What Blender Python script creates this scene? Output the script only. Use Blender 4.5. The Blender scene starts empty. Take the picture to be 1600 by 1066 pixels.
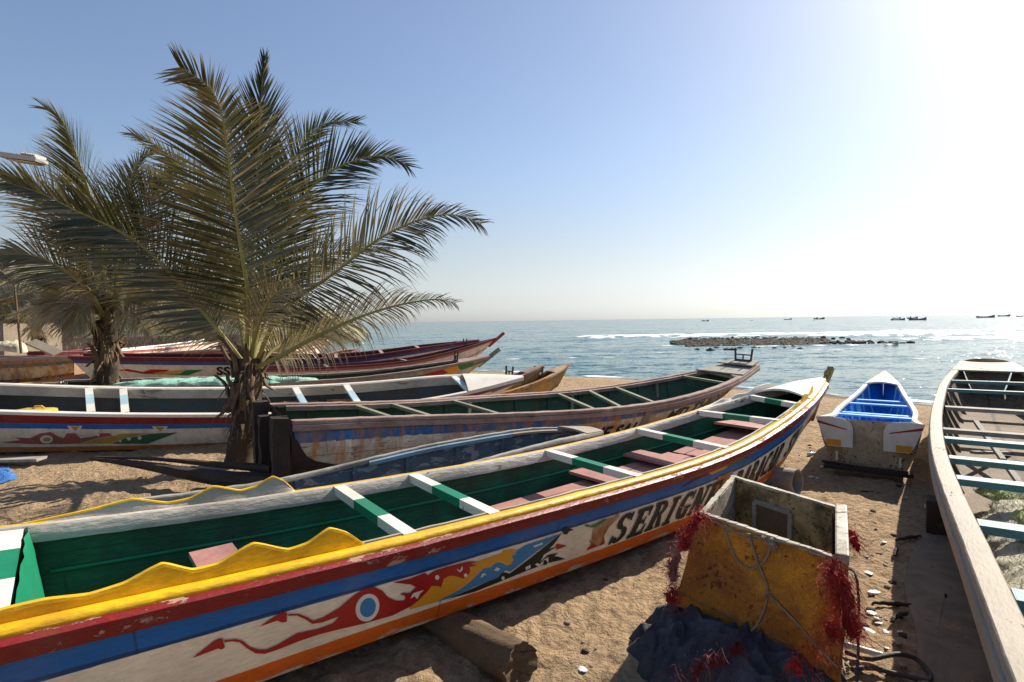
import bpy, bmesh, math, random
import numpy as np
from mathutils import Vector, Matrix, noise
from mathutils.geometry import tessellate_polygon
R = math.radians
C = bpy.context.scene
col = C.collection
# ------------------------------------------------------------------ camera
F = 890.0; HC = 2.4
_r = math.atan(12/890.); _p = math.atan(31.5/890.)
fw = np.array([0, math.cos(_p), -math.sin(_p)]); rt0 = np.array([1., 0, 0]); up0 = np.cross(rt0, fw)
rt = math.cos(_r)*rt0 - math.sin(_r)*up0; up = np.cross(rt, fw)
cam = bpy.data.cameras.new('camera'); camo = bpy.data.objects.new('camera', cam); col.objects.link(camo)
cam.sensor_width = 36; cam.lens = 36*F/1600; cam.clip_start = .05; cam.clip_end = 80000
camo.matrix_world = Matrix(((rt[0], up[0], -fw[0], 0), (rt[1], up[1], -fw[1], 0), (rt[2], up[2], -fw[2], HC), (0, 0, 0, 1)))
C.camera = camo
# ------------------------------------------------------------------ light
SUN_EL, SUN_AZ = 34.0, 48.5
W = bpy.data.worlds.new('World'); C.world = W; W.use_nodes = True
wn = W.node_tree.nodes; bg = wn['Background']
sky = wn.new('ShaderNodeTexSky'); sky.sky_type = 'NISHITA'; sky.sun_disc = False
sky.sun_elevation = R(SUN_EL); sky.sun_rotation = R(SUN_AZ); sky.air_density = 1.0; sky.dust_density = .72; sky.ozone_density = 2.5; sky.altitude = 0
tcw = wn.new('ShaderNodeTexCoord'); spw = wn.new('ShaderNodeSeparateXYZ'); W.node_tree.links.new(tcw.outputs['Generated'], spw.inputs[0])
mrw = wn.new('ShaderNodeMapRange'); mrw.inputs[1].default_value = 0; mrw.inputs[2].default_value = .28; mrw.inputs[3].default_value = .8; mrw.inputs[4].default_value = 0; mrw.interpolation_type = 'SMOOTHSTEP'
W.node_tree.links.new(spw.outputs[2], mrw.inputs[0])
gmw = wn.new('ShaderNodeGamma'); gmw.inputs[1].default_value = .82; W.node_tree.links.new(sky.outputs[0], gmw.inputs[0])
hsw = wn.new('ShaderNodeHueSaturation'); hsw.inputs['Saturation'].default_value = 1.05; hsw.inputs['Hue'].default_value = .506; hsw.inputs['Value'].default_value = 1.62; W.node_tree.links.new(gmw.outputs[0], hsw.inputs['Color'])
bww = wn.new('ShaderNodeRGBToBW'); W.node_tree.links.new(hsw.outputs[0], bww.inputs[0])      # sea haze: the air near the horizon is grey white, not yellow
hzw = wn.new('ShaderNodeMix'); hzw.data_type = 'RGBA'; hzw.blend_type = 'MULTIPLY'; hzw.inputs[0].default_value = 1; hzw.inputs[7].default_value = (.76, .8, .83, 1); W.node_tree.links.new(bww.outputs[0], hzw.inputs[6])
mxw = wn.new('ShaderNodeMix'); mxw.data_type = 'RGBA'; W.node_tree.links.new(mrw.outputs[0], mxw.inputs[0]); W.node_tree.links.new(hsw.outputs[0], mxw.inputs[6]); W.node_tree.links.new(hzw.outputs[2], mxw.inputs[7])
W.node_tree.links.new(mxw.outputs[2], bg.inputs[0]); bg.inputs[1].default_value = .067
sl = bpy.data.lights.new('sun', 'SUN'); sl.energy = 5.0; sl.angle = R(.5); sl.color = (1, .92, .79)
so = bpy.data.objects.new('sun', sl); col.objects.link(so)
_e, _a = R(SUN_EL), R(SUN_AZ)
so.rotation_euler = Vector((math.sin(_a)*math.cos(_e), math.cos(_a)*math.cos(_e), math.sin(_e))).to_track_quat('Z', 'Y').to_euler()
C.view_settings.view_transform = 'Standard'; C.view_settings.look = 'None'; C.view_settings.exposure = 0.82; C.view_settings.gamma = 1
C.cycles.max_bounces = 6; C.cycles.transparent_max_bounces = 8

# ------------------------------------------------------------------ helpers
def proj(P):
    d = np.asarray(P, float)-np.array([0, 0, HC]); z = d@fw
    return np.stack([800+F*(d@rt)/z, 533-F*(d@up)/z], -1)
def ray(px, py):
    return rt*(px-800)/F - up*(py-533)/F + fw
def at(px, py, h=0.0):                       # photo pixel -> world point at height h
    d = ray(px, py); t = (h-HC)/d[2]; return Vector((d[0]*t, d[1]*t, h))
def atY(px, py, Y):
    d = ray(px, py); t = Y/d[1]; return Vector((d[0]*t, Y, HC+d[2]*t))
def tag(o, label=None, cat=None, group=None, kind=None):
    if label: o['label'] = label
    if cat: o['category'] = cat
    if group: o['group'] = group
    if kind: o['kind'] = kind
    return o
def empty(name, label=None, cat=None, group=None, loc=(0, 0, 0), rot=(0, 0, 0)):
    o = bpy.data.objects.new(name, None); col.objects.link(o); o.location = loc; o.rotation_euler = rot
    o.empty_display_size = .1
    return tag(o, label, cat, group)
class MB:
    def __init__(s): s.v = []; s.f = []; s.m = []; s.uv = []; s.at = []
    def vert(s, p, a=0.0): s.v.append(tuple(p)); s.at.append(a); return len(s.v)-1
    def face(s, idx, m=0, uv=None): s.f.append(tuple(idx)); s.m.append(m); s.uv.append(uv)
    def grid(s, rows, m=0, uvs=None, close=False, flip=False, a=None):
        n0 = len(s.v); nr = len(rows); nc = len(rows[0])
        for i, r in enumerate(rows):
            for j, p in enumerate(r): s.vert(p, a[i][j] if a else 0.0)
        for i in range(nr-1):
            for j in range(nc if close else nc-1):
                k = (j+1) % nc
                q = [n0+i*nc+j, n0+i*nc+k, n0+(i+1)*nc+k, n0+(i+1)*nc+j]
                u = [uvs[i][j], uvs[i][k], uvs[i+1][k], uvs[i+1][j]] if uvs else None
                if flip: q.reverse(); u = u and u[::-1]
                s.face(q, m, u)
        return n0
    def box(s, c, d, M=None, m=0, taper=0):
        x, y, z = d[0]/2, d[1]/2, d[2]/2; n = len(s.v)
        for sx, sy, sz in ((-1,-1,-1),(1,-1,-1),(1,1,-1),(-1,1,-1),(-1,-1,1),(1,-1,1),(1,1,1),(-1,1,1)):
            k = 1-taper if sz > 0 else 1
            p = Vector((sx*x*k, sy*y*k, sz*z)); p = (M @ p if M else p)+Vector(c); s.vert(p)
        for q in ((0,3,2,1),(4,5,6,7),(0,1,5,4),(1,2,6,5),(2,3,7,6),(3,0,4,7)): s.face([n+i for i in q], m)
    def beam(s, a, b, w, h, upv=(0, 0, 1), m=0):
        a, b = Vector(a), Vector(b); t = (b-a); L = t.length; t.normalize()
        sd = t.cross(Vector(upv)).normalized(); u = sd.cross(t)
        M = Matrix((t, sd, u)).transposed(); s.box((a+b)/2, (L, w, h), M, m)
    def tube(s, pts, r, n=8, m=0, cap=True, a=0.0):
        pts = [Vector(p) for p in pts]; rr = r if isinstance(r, (list, tuple)) else [r]*len(pts)
        rows = []; prev = None
        for i, p in enumerate(pts):
            t = (pts[min(i+1, len(pts)-1)]-pts[max(i-1, 0)]).normalized()
            if prev is None: prev = t.orthogonal().normalized()
            sd = (prev-t*prev.dot(t)).normalized(); prev = sd; u = t.cross(sd)
            rows.append([p+(sd*math.cos(2*math.pi*k/n)+u*math.sin(2*math.pi*k/n))*rr[i] for k in range(n)])
        n0 = s.grid(rows, m, close=True, a=[[a]*n]*len(rows))
        if cap:
            s.face(list(range(n0, n0+n))[::-1], m); e = n0+(len(rows)-1)*n; s.face(list(range(e, e+n)), m)
    def build(s, name, mats, parent=None, smooth=False, bevel=0, fix=True):
        me = bpy.data.meshes.new(name); me.from_pydata(s.v, [], s.f)
        if not isinstance(mats, (list, tuple)): mats = [mats]
        for m in mats: me.materials.append(m)
        me.polygons.foreach_set('material_index', s.m)
        if any(u is not None for u in s.uv):
            ul = me.uv_layers.new(name='UVMap'); k = 0
            for f, u in zip(s.f, s.uv):
                for i in range(len(f)):
                    if u is not None: ul.data[k].uv = u[i]
                    k += 1
        if any(s.at):
            al = me.attributes.new('var', 'FLOAT', 'POINT'); al.data.foreach_set('value', s.at)
        if fix or bevel:
            bm = bmesh.new(); bm.from_mesh(me)
            if bevel:
                bmesh.ops.bevel(bm, geom=list(bm.edges), offset=bevel, segments=2, affect='EDGES', profile=.6)
            if fix: bmesh.ops.recalc_face_normals(bm, faces=bm.faces)
            bm.to_mesh(me); bm.free()
        if smooth:
            me.polygons.foreach_set('use_smooth', [True]*len(me.polygons))
            if smooth != 1:
                try: me.set_sharp_from_angle(angle=R(smooth))
                except Exception: pass
        me.update()
        o = bpy.data.objects.new(name, me); col.objects.link(o); o.parent = parent
        return o
def fbm(p, o=4): return noise.fractal(Vector(p), 1.0, 2.0, o)
# ------------------------------------------------------------------ materials
class NT:
    def __init__(s, name):
        m = bpy.data.materials.new(name); m.use_nodes = True; s.mat = m; s.t = m.node_tree; s.n = s.t.nodes
        s.b = s.n['Principled BSDF']; s.tc = s.n.new('ShaderNodeTexCoord')
    def l(s, a, b): s.t.links.new(a, b)
    def mapping(s, src, sc):
        n = s.n.new('ShaderNodeMapping'); n.inputs['Scale'].default_value = sc; s.l(src, n.inputs[0]); return n.outputs[0]
    def noise(s, vec, sc, det=5, rough=.6, dist=0):
        n = s.n.new('ShaderNodeTexNoise'); n.inputs['Scale'].default_value = sc; n.inputs['Detail'].default_value = det
        n.inputs['Roughness'].default_value = rough; n.inputs['Distortion'].default_value = dist; s.l(vec, n.inputs['Vector']); return n.outputs[0]
    def math(s, op, a, b=None, clamp=False):
        n = s.n.new('ShaderNodeMath'); n.operation = op; n.use_clamp = clamp
        for i, x in enumerate((a, b)):
            if x is None: continue
            if isinstance(x, (int, float)): n.inputs[i].default_value = x
            else: s.l(x, n.inputs[i])
        return n.outputs[0]
    def ramp(s, fac, stops, const=False):
        n = s.n.new('ShaderNodeValToRGB'); e = n.color_ramp.elements
        n.color_ramp.interpolation = 'CONSTANT' if const else 'LINEAR'
        while len(e) > 1: e.remove(e[-1])
        e[0].position = stops[0][0]; e[0].color = c4(stops[0][1])
        for p, c in stops[1:]:
            x = e.new(p); x.color = c4(c)
        s.l(fac, n.inputs[0]); return n.outputs[0]
    def mix(s, f, a, b, mode='MIX'):
        n = s.n.new('ShaderNodeMix'); n.data_type = 'RGBA'; n.blend_type = mode
        for i, x in ((0, f), (6, a), (7, b)):
            if isinstance(x, (int, float)): n.inputs[i].default_value = x
            elif isinstance(x, tuple): n.inputs[i].default_value = c4(x)
            else: s.l(x, n.inputs[i])
        return n.outputs[2]
    def bump(s, h, st, dist=.02, nrm=None):
        n = s.n.new('ShaderNodeBump'); n.inputs['Strength'].default_value = st; n.inputs['Distance'].default_value = dist
        s.l(h, n.inputs['Height'])
        if nrm is not None: s.l(nrm, n.inputs['Normal'])
        return n.outputs[0]
def c4(c):
    if isinstance(c, (int, float)): return (c, c, c, 1)
    return tuple(c)+(1,) if len(c) == 3 else tuple(c)
def paint(name, stops, rough=.5, chips=.15, chipcol=(.42, .36, .28), dirt=.3, dirtcol=(.12, .09, .06), bump=.4, warp=.012,
          scale=1.0, streak=0, streakcol=(.18, .07, .02), grain=(.25, 1, 1), edge=None, metallic=0, var=.2, chip2=None, seams=0):
    t = NT(name); ob = t.tc.outputs['Object']; uv = t.tc.outputs['UV']
    if isinstance(stops, tuple): base = None; bc = stops
    else:
        sx = t.n.new('ShaderNodeSeparateXYZ'); t.l(uv, sx.inputs[0]); v = sx.outputs[1]
        wv = t.math('MULTIPLY', t.math('SUBTRACT', t.noise(ob, 9, 4), .5), warp*2)
        bc = t.ramp(t.math('ADD', v, wv), stops, True)
    st = t.mapping(ob, grain)
    n1 = t.noise(ob, 2.3*scale, 8, .65)
    k = t.ramp(n1, [(.25, (1-var,)*3), (.75, (1+var*.5,)*3)])
    c = t.mix(1.0, bc, k, 'MULTIPLY')
    n3 = t.noise(st, 55*scale, 5, .6)
    c = t.mix(min(1, 1.1*var), c, t.mix(1.0, c, t.ramp(n3, [(.3, .4), (.7, 1.3)]), 'MULTIPLY'))
    if seams:
        sx3 = t.n.new('ShaderNodeSeparateXYZ'); t.l(uv, sx3.inputs[0])
        fr_ = t.math('ABSOLUTE', t.math('SUBTRACT', t.math('FRACT', t.math('ADD', t.math('MULTIPLY', sx3.outputs[1], seams), t.math('MULTIPLY', t.noise(ob, 3, 3), .06))), .5))
        c = t.mix(t.ramp(fr_, [(.012, .8), (.024, 0)]), c, t.mix(1.0, c, (.22, .2, .18), 'MULTIPLY'))
        xj = t.math('ABSOLUTE', t.math('SUBTRACT', t.math('FRACT', t.math('ADD', t.math('DIVIDE', sx3.outputs[0], 3.1), t.math('MULTIPLY', t.math('FLOOR', t.math('ADD', t.math('MULTIPLY', sx3.outputs[1], seams), .5)), .37))), .5))
        c = t.mix(t.ramp(xj, [(.0012, .7), (.0022, 0)]), c, t.mix(1.0, c, (.22, .2, .18), 'MULTIPLY'))
    if dirt:
        dn = t.noise(ob, 1.4*scale, 12, .72, .6)
        df = t.ramp(dn, [(.5-.1*dirt, 0), (.5+.17-.06*dirt, min(1, dirt*1.25))])
        c = t.mix(df, c, dirtcol)
    if streak:
        sn = t.noise(t.mapping(ob, (2.2, 2.2, .35)), 3*scale, 8, .7)
        sf = t.ramp(sn, [(.55-.12*streak, 0), (.7-.1*streak, min(1, streak*1.3))]); c = t.mix(sf, c, streakcol)
    cn = t.noise(t.mapping(ob, tuple(g*1.3 for g in grain)), 13*scale, 9, .68, .3)
    if edge:        # more wear near given v positions (a painted edge that gets knocked)
        sx2 = t.n.new('ShaderNodeSeparateXYZ'); t.l(uv, sx2.inputs[0]); v2 = sx2.outputs[1]
        for ev, wd, am in edge:
            q = t.math('SUBTRACT', 1.0, t.math('DIVIDE', t.math('ABSOLUTE', t.math('SUBTRACT', v2, ev)), wd), True)
            cn = t.math('ADD', cn, t.math('MULTIPLY', q, am))
    hgt = n3
    if chips:
        cn = t.math('ADD', t.math('MULTIPLY', cn, .62), t.math('MULTIPLY', t.noise(ob, 2.1*scale, 6, .7), .38)); th = .665-.24*chips
        cf = t.ramp(cn, [(th, 0), (th+.012, 1)]); c = t.mix(cf, c, t.mix(t.noise(ob, 7, 4), chipcol, chip2 or tuple(x*.6 for x in chipcol)))
        hgt = t.math('SUBTRACT', n3, t.math('MULTIPLY', cf, .8))
        t.l(t.ramp(cf, [(0, rough), (1, .9)]), t.b.inputs['Roughness'])
    else: t.b.inputs['Roughness'].default_value = rough
    t.l(c, t.b.inputs['Base Color']); t.l(t.bump(hgt, bump, .006), t.b.inputs['Normal']); t.b.inputs['Metallic'].default_value = metallic
    t.b.inputs['Specular IOR Level'].default_value = .35
    return t.mat
RED = (.26, .01, .01); BLUE = (.015, .12, .36); WHITE = (.72, .68, .6); ORANGE = (.5, .09, .015); YEL = (.78, .42, .015); GREEN = (.008, .1, .045)
M = {}
M['main_side'] = paint('main_side', [(0, RED), (.19, (.0, .12, .4)), (.38, (.86, .75, .56)), (.822, (.7, .13, .01))], .42, .12, (.6, .5, .38), .14, dirtcol=(.3, .2, .12), bump=.45, warp=.006, seams=1.3,
                       streak=.0, edge=[(1.0, .1, .22), (.8, .03, .05)], var=.25)
M['main_red'] = paint('main_red', (.22, .009, .01), .45, .34, (.5, .27, .2), .15, bump=.8, grain=(.35, 1, 1), edge=[(0, .5, .12)], var=.3)
M['yellow'] = paint('yellow', (.85, .5, .01), .4, .14, (.5, .25, .03), .35, dirtcol=(.5, .2, .02), bump=.9, var=.4)
M['rail_white'] = paint('rail_white', (.56, .51, .44), .6, .3, (.33, .29, .24), .7, dirtcol=(.3, .27, .23), bump=2.0, scale=.55, var=.3)
M['white'] = paint('white', (.78, .72, .62), .45, .16, (.35, .3, .25), .3, dirtcol=(.4, .35, .28), bump=.4, var=.12)
M['green_in'] = paint('green_in', (.012, .12, .06), .45, .2, (.05, .09, .06), .7, dirtcol=(.014, .045, .024), bump=.8, var=.6, seams=11, grain=(.12, 1, 1))
M['green'] = paint('green', (.008, .2, .1), .4, .06, (.3, .3, .25), .1, bump=.3)
M['pink'] = paint('pink', (.42, .2, .17), .6, .2, (.3, .2, .14), .35, dirtcol=(.12, .06, .05), bump=.6, grain=(.3, 1, 1))
M['black'] = paint('black', (.012, .011, .01), .5, .12, (.45, .38, .28), 0, bump=.2, var=.1)
M['pred'] = paint('pred', (.36, .012, .012), .4, .06, (.6, .5, .4), 0, bump=.2, var=.1)
M['pyel'] = paint('pyel', (.68, .3, .02), .4, .05, (.6, .5, .4), 0, bump=.2, var=.1)
M['pblue'] = paint('pblue', (.03, .2, .42), .4, .05, (.6, .5, .4), 0, bump=.2, var=.1)
M['pwhite'] = paint('pwhite', (.7, .67, .6), .4, .05, (.5, .4, .3), .1, bump=.2, var=.1)
M['pgreen'] = paint('pgreen', (.02, .18, .04), .4, .08, (.6, .5, .4), 0, bump=.2, var=.1)
M['rust'] = paint('rust', (.42, .17, .03), .7, .3, (.25, .07, .02), .6, dirtcol=(.6, .5, .35), bump=.4, var=.5)
M['old_rail'] = paint('old_rail', (.38, .25, .2), .75, .3, (.2, .14, .1), .5, dirtcol=(.16, .1, .08), bump=.9, var=.4)
M['old_green'] = paint('old_green', (.03, .1, .06), .7, .3, (.2, .15, .08), .5, dirtcol=(.04, .05, .02), streak=.5, streakcol=(.12, .07, .02), bump=.6, var=.4)
M['old_thwart'] = paint('old_thwart', (.27, .27, .18), .75, .3, (.2, .14, .1), .4, bump=.6, var=.3)
M['old_side'] = paint('old_side', [(0, (.36, .2, .16)), (.1, (.03, .16, .42)), (.3, (.8, .73, .6)), (.93, (.1, .06, .04))], .7, .36, (.33, .27, .2), .5, dirtcol=(.24, .16, .09), streak=.65, streakcol=(.42, .17, .03), bump=.7, var=.5, warp=.04, seams=3)
M['dark_wood'] = paint('dark_wood', (.055, .035, .026), .8, .3, (.1, .07, .05), .5, dirtcol=(.02, .014, .01), bump=1, var=.5)
M['dinghy_in'] = paint('dinghy_in', (.1, .125, .14), .7, .55, (.34, .32, .29), .5, dirtcol=(.05, .08, .12), bump=.7, var=.4)
M['grey_wood'] = paint('grey_wood', (.36, .33, .28), .8, .3, (.22, .19, .15), .5, dirtcol=(.14, .12, .1), bump=.9, var=.4)
M['white_side'] = paint('white_side', [(0, (.24, .012, .014)), (.25, (.02, .13, .42)), (.38, (.78, .7, .56)), (.86, (.5, .17, .04))], .5, .14, (.4, .3, .22), .3, streak=.25, bump=.4, var=.2, edge=[(1, .1, .15)])
M['blue_grey_in'] = paint('blue_grey_in', (.05, .075, .09), .7, .3, (.12, .1, .07), .6, dirtcol=(.05, .04, .03), streak=.5, streakcol=(.1, .06, .03), bump=.5)
M['pale_blue'] = paint('pale_blue', (.4, .58, .66), .5, .1, (.6, .6, .55), .1)
M['red_side'] = paint('red_side', [(0, (.12, .01, .012)), (.13, (.05, .06, .22)), (.25, (.76, .68, .55)), (.95, (.3, .12, .05))], .5, .12, (.4, .3, .22), .3, streak=.2, bump=.3, var=.2)
M['dark_red'] = paint('dark_red', (.12, .012, .014), .5, .2, (.4, .25, .2), .25, bump=.4)
M['pink_rail'] = paint('pink_rail', (.42, .25, .2), .7, .3, (.4, .33, .26), .35, bump=.5)
M['net_side'] = paint('net_side', [(0, (.4, .34, .26)), (.18, (.1, .17, .1)), (.32, (.55, .5, .42)), (.8, (.3, .1, .06))], .7, .35, (.4, .3, .2), .5, streak=.4, bump=.5, warp=.05)
M['rusty_side'] = paint('rusty_side', [(0, (.4, .28, .2)), (.22, (.06, .15, .16)), (.38, (.6, .45, .26)), (.85, (.1, .04, .02))], .7, .4, (.5, .4, .3), .6, streak=.8, streakcol=(.35, .13, .03), bump=.6, warp=.08)
M['pale_side'] = paint('pale_side', [(0, (.35, .1, .09)), (.2, (.65, .58, .5)), (.62, (.35, .1, .1)), (.72, (.66, .6, .52))], .6, .2, (.4, .3, .2), .4, streak=.2, bump=.4)
M['yel_side'] = paint('yel_side', [(0, (.35, .24, .1)), (.25, (.5, .28, .05)), (.6, (.42, .3, .14)), (.85, (.15, .06, .03))], .7, .45, (.45, .36, .24), .5, streak=.5, bump=.5, warp=.08)
M['blue_in'] = paint('blue_in', (.035, .27, .85), .35, .14, (.3, .42, .6), .3, dirtcol=(.03, .13, .4), bump=.5, var=.3, seams=7)
M['light_blue'] = paint('light_blue', (.2, .5, .8), .4, .12, (.5, .6, .65), .1, bump=.3)
M['blue_side'] = paint('blue_side', [(0, (.7, .68, .64)), (.25, (.28, .02, .02)), (.32, (.7, .67, .62)), (.7, (.5, .2, .04)), (.85, (.12, .08, .06))], .5, .15, (.35, .3, .25), .3, bump=.4)
M['mould'] = paint('mould', (.66, .54, .36), .75, .42, (.07, .05, .03), .5, dirtcol=(.2, .14, .08), bump=.6, var=.4, scale=1.6)
M['teal'] = paint('teal', (.08, .22, .23), .6, .25, (.35, .35, .3), .3, bump=.6)
M['rail_grey'] = paint('rail_grey', (.33, .275, .21), .7, .25, (.28, .22, .17), .4, dirtcol=(.25, .2, .15), bump=.8)
M['right_side'] = paint('right_side', [(0, (.45, .42, .37)), (.2, (.62, .6, .57)), (.75, (.4, .37, .32)), (.9, (.16, .12, .09))], .65, .35, (.4, .32, .24), .5, streak=.5, streakcol=(.2, .13, .08), bump=.6, warp=.05, seams=3)
M['brown_in'] = paint('brown_in', (.24, .17, .105), .85, .3, (.36, .29, .2), .5, dirtcol=(.1, .07, .045), bump=.9, var=.6, seams=11)
M['box_yellow'] = paint('box_yellow', (.6, .24, .012), .5, .34, (.16, .055, .01), 1.1, dirtcol=(.24, .07, .01), bump=.9, var=.7, scale=1.5, grain=(1, 1, 1))
M['box_in'] = paint('box_in', (.44, .31, .14), .7, .5, (.07, .05, .025), .9, dirtcol=(.09, .06, .025), bump=.6, var=.5, scale=2.5, grain=(1, 1, 1))
M['box_rim'] = paint('box_rim', (.56, .5, .38), .6, .4, (.2, .15, .09), .7, bump=.6)
M['bark_log'] = paint('bark_log', (.16, .1, .052), .9, .3, (.1, .065, .04), .5, bump=1.0, var=.5)
M['concrete'] = paint('concrete', (.36, .33, .28), .85, .15, (.25, .22, .18), .4, bump=.5, grain=(1, 1, 1))
M['slab'] = paint('slab', (.25, .19, .13), .95, .2, (.2, .15, .1), .5, bump=.8, scale=2, grain=(1, 1, 1))
M['steel'] = paint('steel', (.05, .045, .042), .6, .3, (.1, .05, .03), .3, bump=.4)
M['lamp_grey'] = paint('lamp_grey', (.5, .48, .45), .4, 0, dirt=.2, bump=.1)
M['rope'] = paint('rope', (.33, .27, .19), .9, .1, (.5, .45, .35), .4, bump=1, scale=4)
M['hose'] = paint('hose', (.06, .055, .05), .7, .1, (.3, .27, .22), .3, bump=.5)
M['pvc'] = paint('pvc', (.7, .68, .62), .4, .05, (.4, .35, .3), .2, bump=.1)
M['rock'] = paint('rock', (.03, .022, .012), .9, .3, (.07, .05, .025), .5, dirtcol=(.03, .025, .018), bump=1, grain=(1, 1, 1), var=.5, scale=.5)
M['stone'] = paint('stone', (.3, .26, .2), .9, .3, (.14, .11, .08), .4, bump=.8, grain=(1, 1, 1), scale=5)
M['shell'] = paint('shell', (.75, .72, .66), .5, .1, (.4, .35, .3), .2, bump=.3, grain=(1, 1, 1))
M['wall_rubble'] = paint('wall_rubble', (.36, .3, .24), .9, .4, (.2, .16, .12), .6, bump=1, grain=(1, 1, 1), scale=.8)
M['plaster'] = paint('plaster', (.26, .21, .15), .9, .2, (.3, .25, .2), .4, bump=.3)
M['glass_dark'] = paint('glass_dark', (.015, .016, .018), .15, 0, dirt=0, bump=0)
M['trunk'] = paint('trunk', (.07, .048, .03), .95, .4, (.28, .22, .15), .6, dirtcol=(.04, .028, .018), bump=1, grain=(1, 1, .5), scale=1.5, var=.5)
M['fibre'] = paint('fibre', (.17, .11, .06), .95, .3, (.14, .09, .05), .5, bump=1, grain=(1, 1, .3), scale=3, var=.5)

def netmat(name, c1, c2, sc=40, trans=.0):
    t = NT(name); ob = t.tc.outputs['Object']; n = t.noise(ob, sc, 6, .7, 1.5); n2 = t.noise(ob, 4, 4)
    c = t.mix(n, c1, c2); c = t.mix(1.0, c, t.ramp(n2, [(.3, .55), (.7, 1.15)]), 'MULTIPLY')
    t.l(c, t.b.inputs['Base Color']); t.b.inputs['Roughness'].default_value = .85
    t.l(t.bump(n, 1.0, .03), t.b.inputs['Normal'])
    if trans: t.b.inputs['Transmission Weight'].default_value = 0
    return t.mat
M['net_green'] = netmat('net_green', (.2, .55, .4), (.5, .75, .6), 25)
M['net_lime'] = netmat('net_lime', (.4, .48, .14), (.7, .74, .38), 60)
M['net_pale'] = netmat('net_pale', (.58, .52, .36), (.85, .8, .64), 60)
M['net_blue'] = netmat('net_blue', (.01, .1, .5), (.1, .35, .8), 60)
M['net_red'] = netmat('net_red', (.6, .012, .01), (.85, .07, .04), 80)
M['net_pink'] = netmat('net_pink', (.5, .12, .1), (.65, .28, .24), 80)
M['tarp'] = netmat('tarp', (.014, .014, .018), (.12, .12, .14), 9)
M['tarp_dark'] = netmat('tarp_dark', (.025, .01, .014), (.07, .03, .035), 12)
M['jerry'] = paint('jerry', (.72, .42, .05), .35, 0, dirt=.2, dirtcol=(.4, .2, .05), bump=.1)

def leafmat(name, g1, g2, dry):
    t = NT(name); a = t.n.new('ShaderNodeAttribute'); a.attribute_name = 'var'; f = a.outputs['Fac']
    n = t.noise(t.tc.outputs['Object'], 6, 3)
    c = t.mix(n, g1, g2); c = t.mix(t.math('MULTIPLY', f, 1.0, True), c, dry)
    t.l(c, t.b.inputs['Base Color']); t.b.inputs['Roughness'].default_value = .34; t.b.inputs['Specular IOR Level'].default_value = .5
    tr = t.n.new('ShaderNodeBsdfTranslucent'); t.l(t.mix(1.0, c, (1.3, 1.25, .6), 'MULTIPLY'), tr.inputs[0])
    mx = t.n.new('ShaderNodeMixShader'); mx.inputs[0].default_value = .2
    t.l(t.b.outputs[0], mx.inputs[1]); t.l(tr.outputs[0], mx.inputs[2]); t.l(mx.outputs[0], t.n['Material Output'].inputs[0])
    return t.mat
M['leaf'] = leafmat('leaf', (.012, .025, .005), (.032, .042, .01), (.34, .26, .15))
M['leaf_b'] = leafmat('leaf_b', (.03, .05, .01), (.07, .077, .02), (.32, .24, .13))
M['stalk'] = paint('stalk', (.3, .27, .08), .5, .1, (.3, .22, .1), .3, dirtcol=(.15, .1, .04), bump=.3, scale=3)
# ------------------------------------------------------------------ ground and sea
SEA = -.38
A0 = np.array([2.6, 28.8]); A1 = np.array([11.5, 20.4]); sd_ = (A1-A0)/np.linalg.norm(A1-A0); sn_ = np.array([-sd_[1], sd_[0]])  # seaward normal
if sn_[1] < 0: sn_ = -sn_
def shore(x, y):      # signed distance to the waterline, positive inland; the coast swings away on the far left
    d = -((x-A0[0])*sn_[0]+(y-A0[1])*sn_[1])
    d += .5*math.sin((x*sd_[0]+y*sd_[1])*.35)+.25*math.sin((x*sd_[0]+y*sd_[1])*.9+1)
    al = (x-A0[0])*sd_[0]+(y-A0[1])*sd_[1]
    if al < -28: d += min(38, (al+28)**2*.012)
    return d
def gz(x, y):
    d = shore(x, y); r = math.hypot(x, y)
    if d > 5: z = 0.0
    elif d > 0: k = d/5; z = SEA*(1-k*k*(3-2*k))
    else: z = max(-6, SEA+d*.09)
    if r < 40 and d > -1:
        amp = 1 if d > 3 else max(.1, (d+1)/4)
        z += amp*(.035*fbm((x*.6, y*.6, 0), 3)+.04*fbm((x*2.2, y*2.2, 4), 3))
        if r < 16: z += amp*(.06*abs(noise.noise(Vector((x*5.5, y*5.5, 2))))+.014*noise.noise(Vector((x*16, y*16, 5))))
    return z
def polar(rs, az, zf, name, mat, af=None):
    b = MB(); rows = []; at_ = []
    for r in rs:
        rows.append([(r*math.sin(a), r*math.cos(a), zf(r*math.sin(a), r*math.cos(a))) for a in az])
        at_.append([af(p[0], p[1]) if af else 0.0 for p in rows[-1]])
    b.grid(rows, a=at_ if af else None, flip=True)
    return b.build(name, mat, smooth=1, fix=False)
rs = list(np.geomspace(.6, 26, 250))+list(np.geomspace(27, 40000, 50))
az = list(np.linspace(R(-58), R(60), 330))+list(np.linspace(R(62), R(300), 60))
t = NT('sand'); ob = t.tc.outputs['Object']
n1 = t.noise(ob, 1.1, 8, .65); n2 = t.noise(ob, 14, 8, .7); n3 = t.noise(ob, 150, 4, .6); n4 = t.noise(ob, 4, 6, .6)
c = t.mix(n1, (.35, .235, .135), (.5, .355, .215)); c = t.mix(1.0, c, t.ramp(n2, [(.32, .55), (.6, 1.12)]), 'MULTIPLY')
c = t.mix(t.ramp(n3, [(.66, 0), (.72, .7)]), c, (.12, .08, .05)); c = t.mix(t.ramp(n4, [(.6, 0), (.75, .35)]), c, (.2, .13, .08))
at_n = t.n.new('ShaderNodeAttribute'); at_n.attribute_name = 'var'
c = t.mix(at_n.outputs['Fac'], c, (.16, .11, .065))
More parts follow.
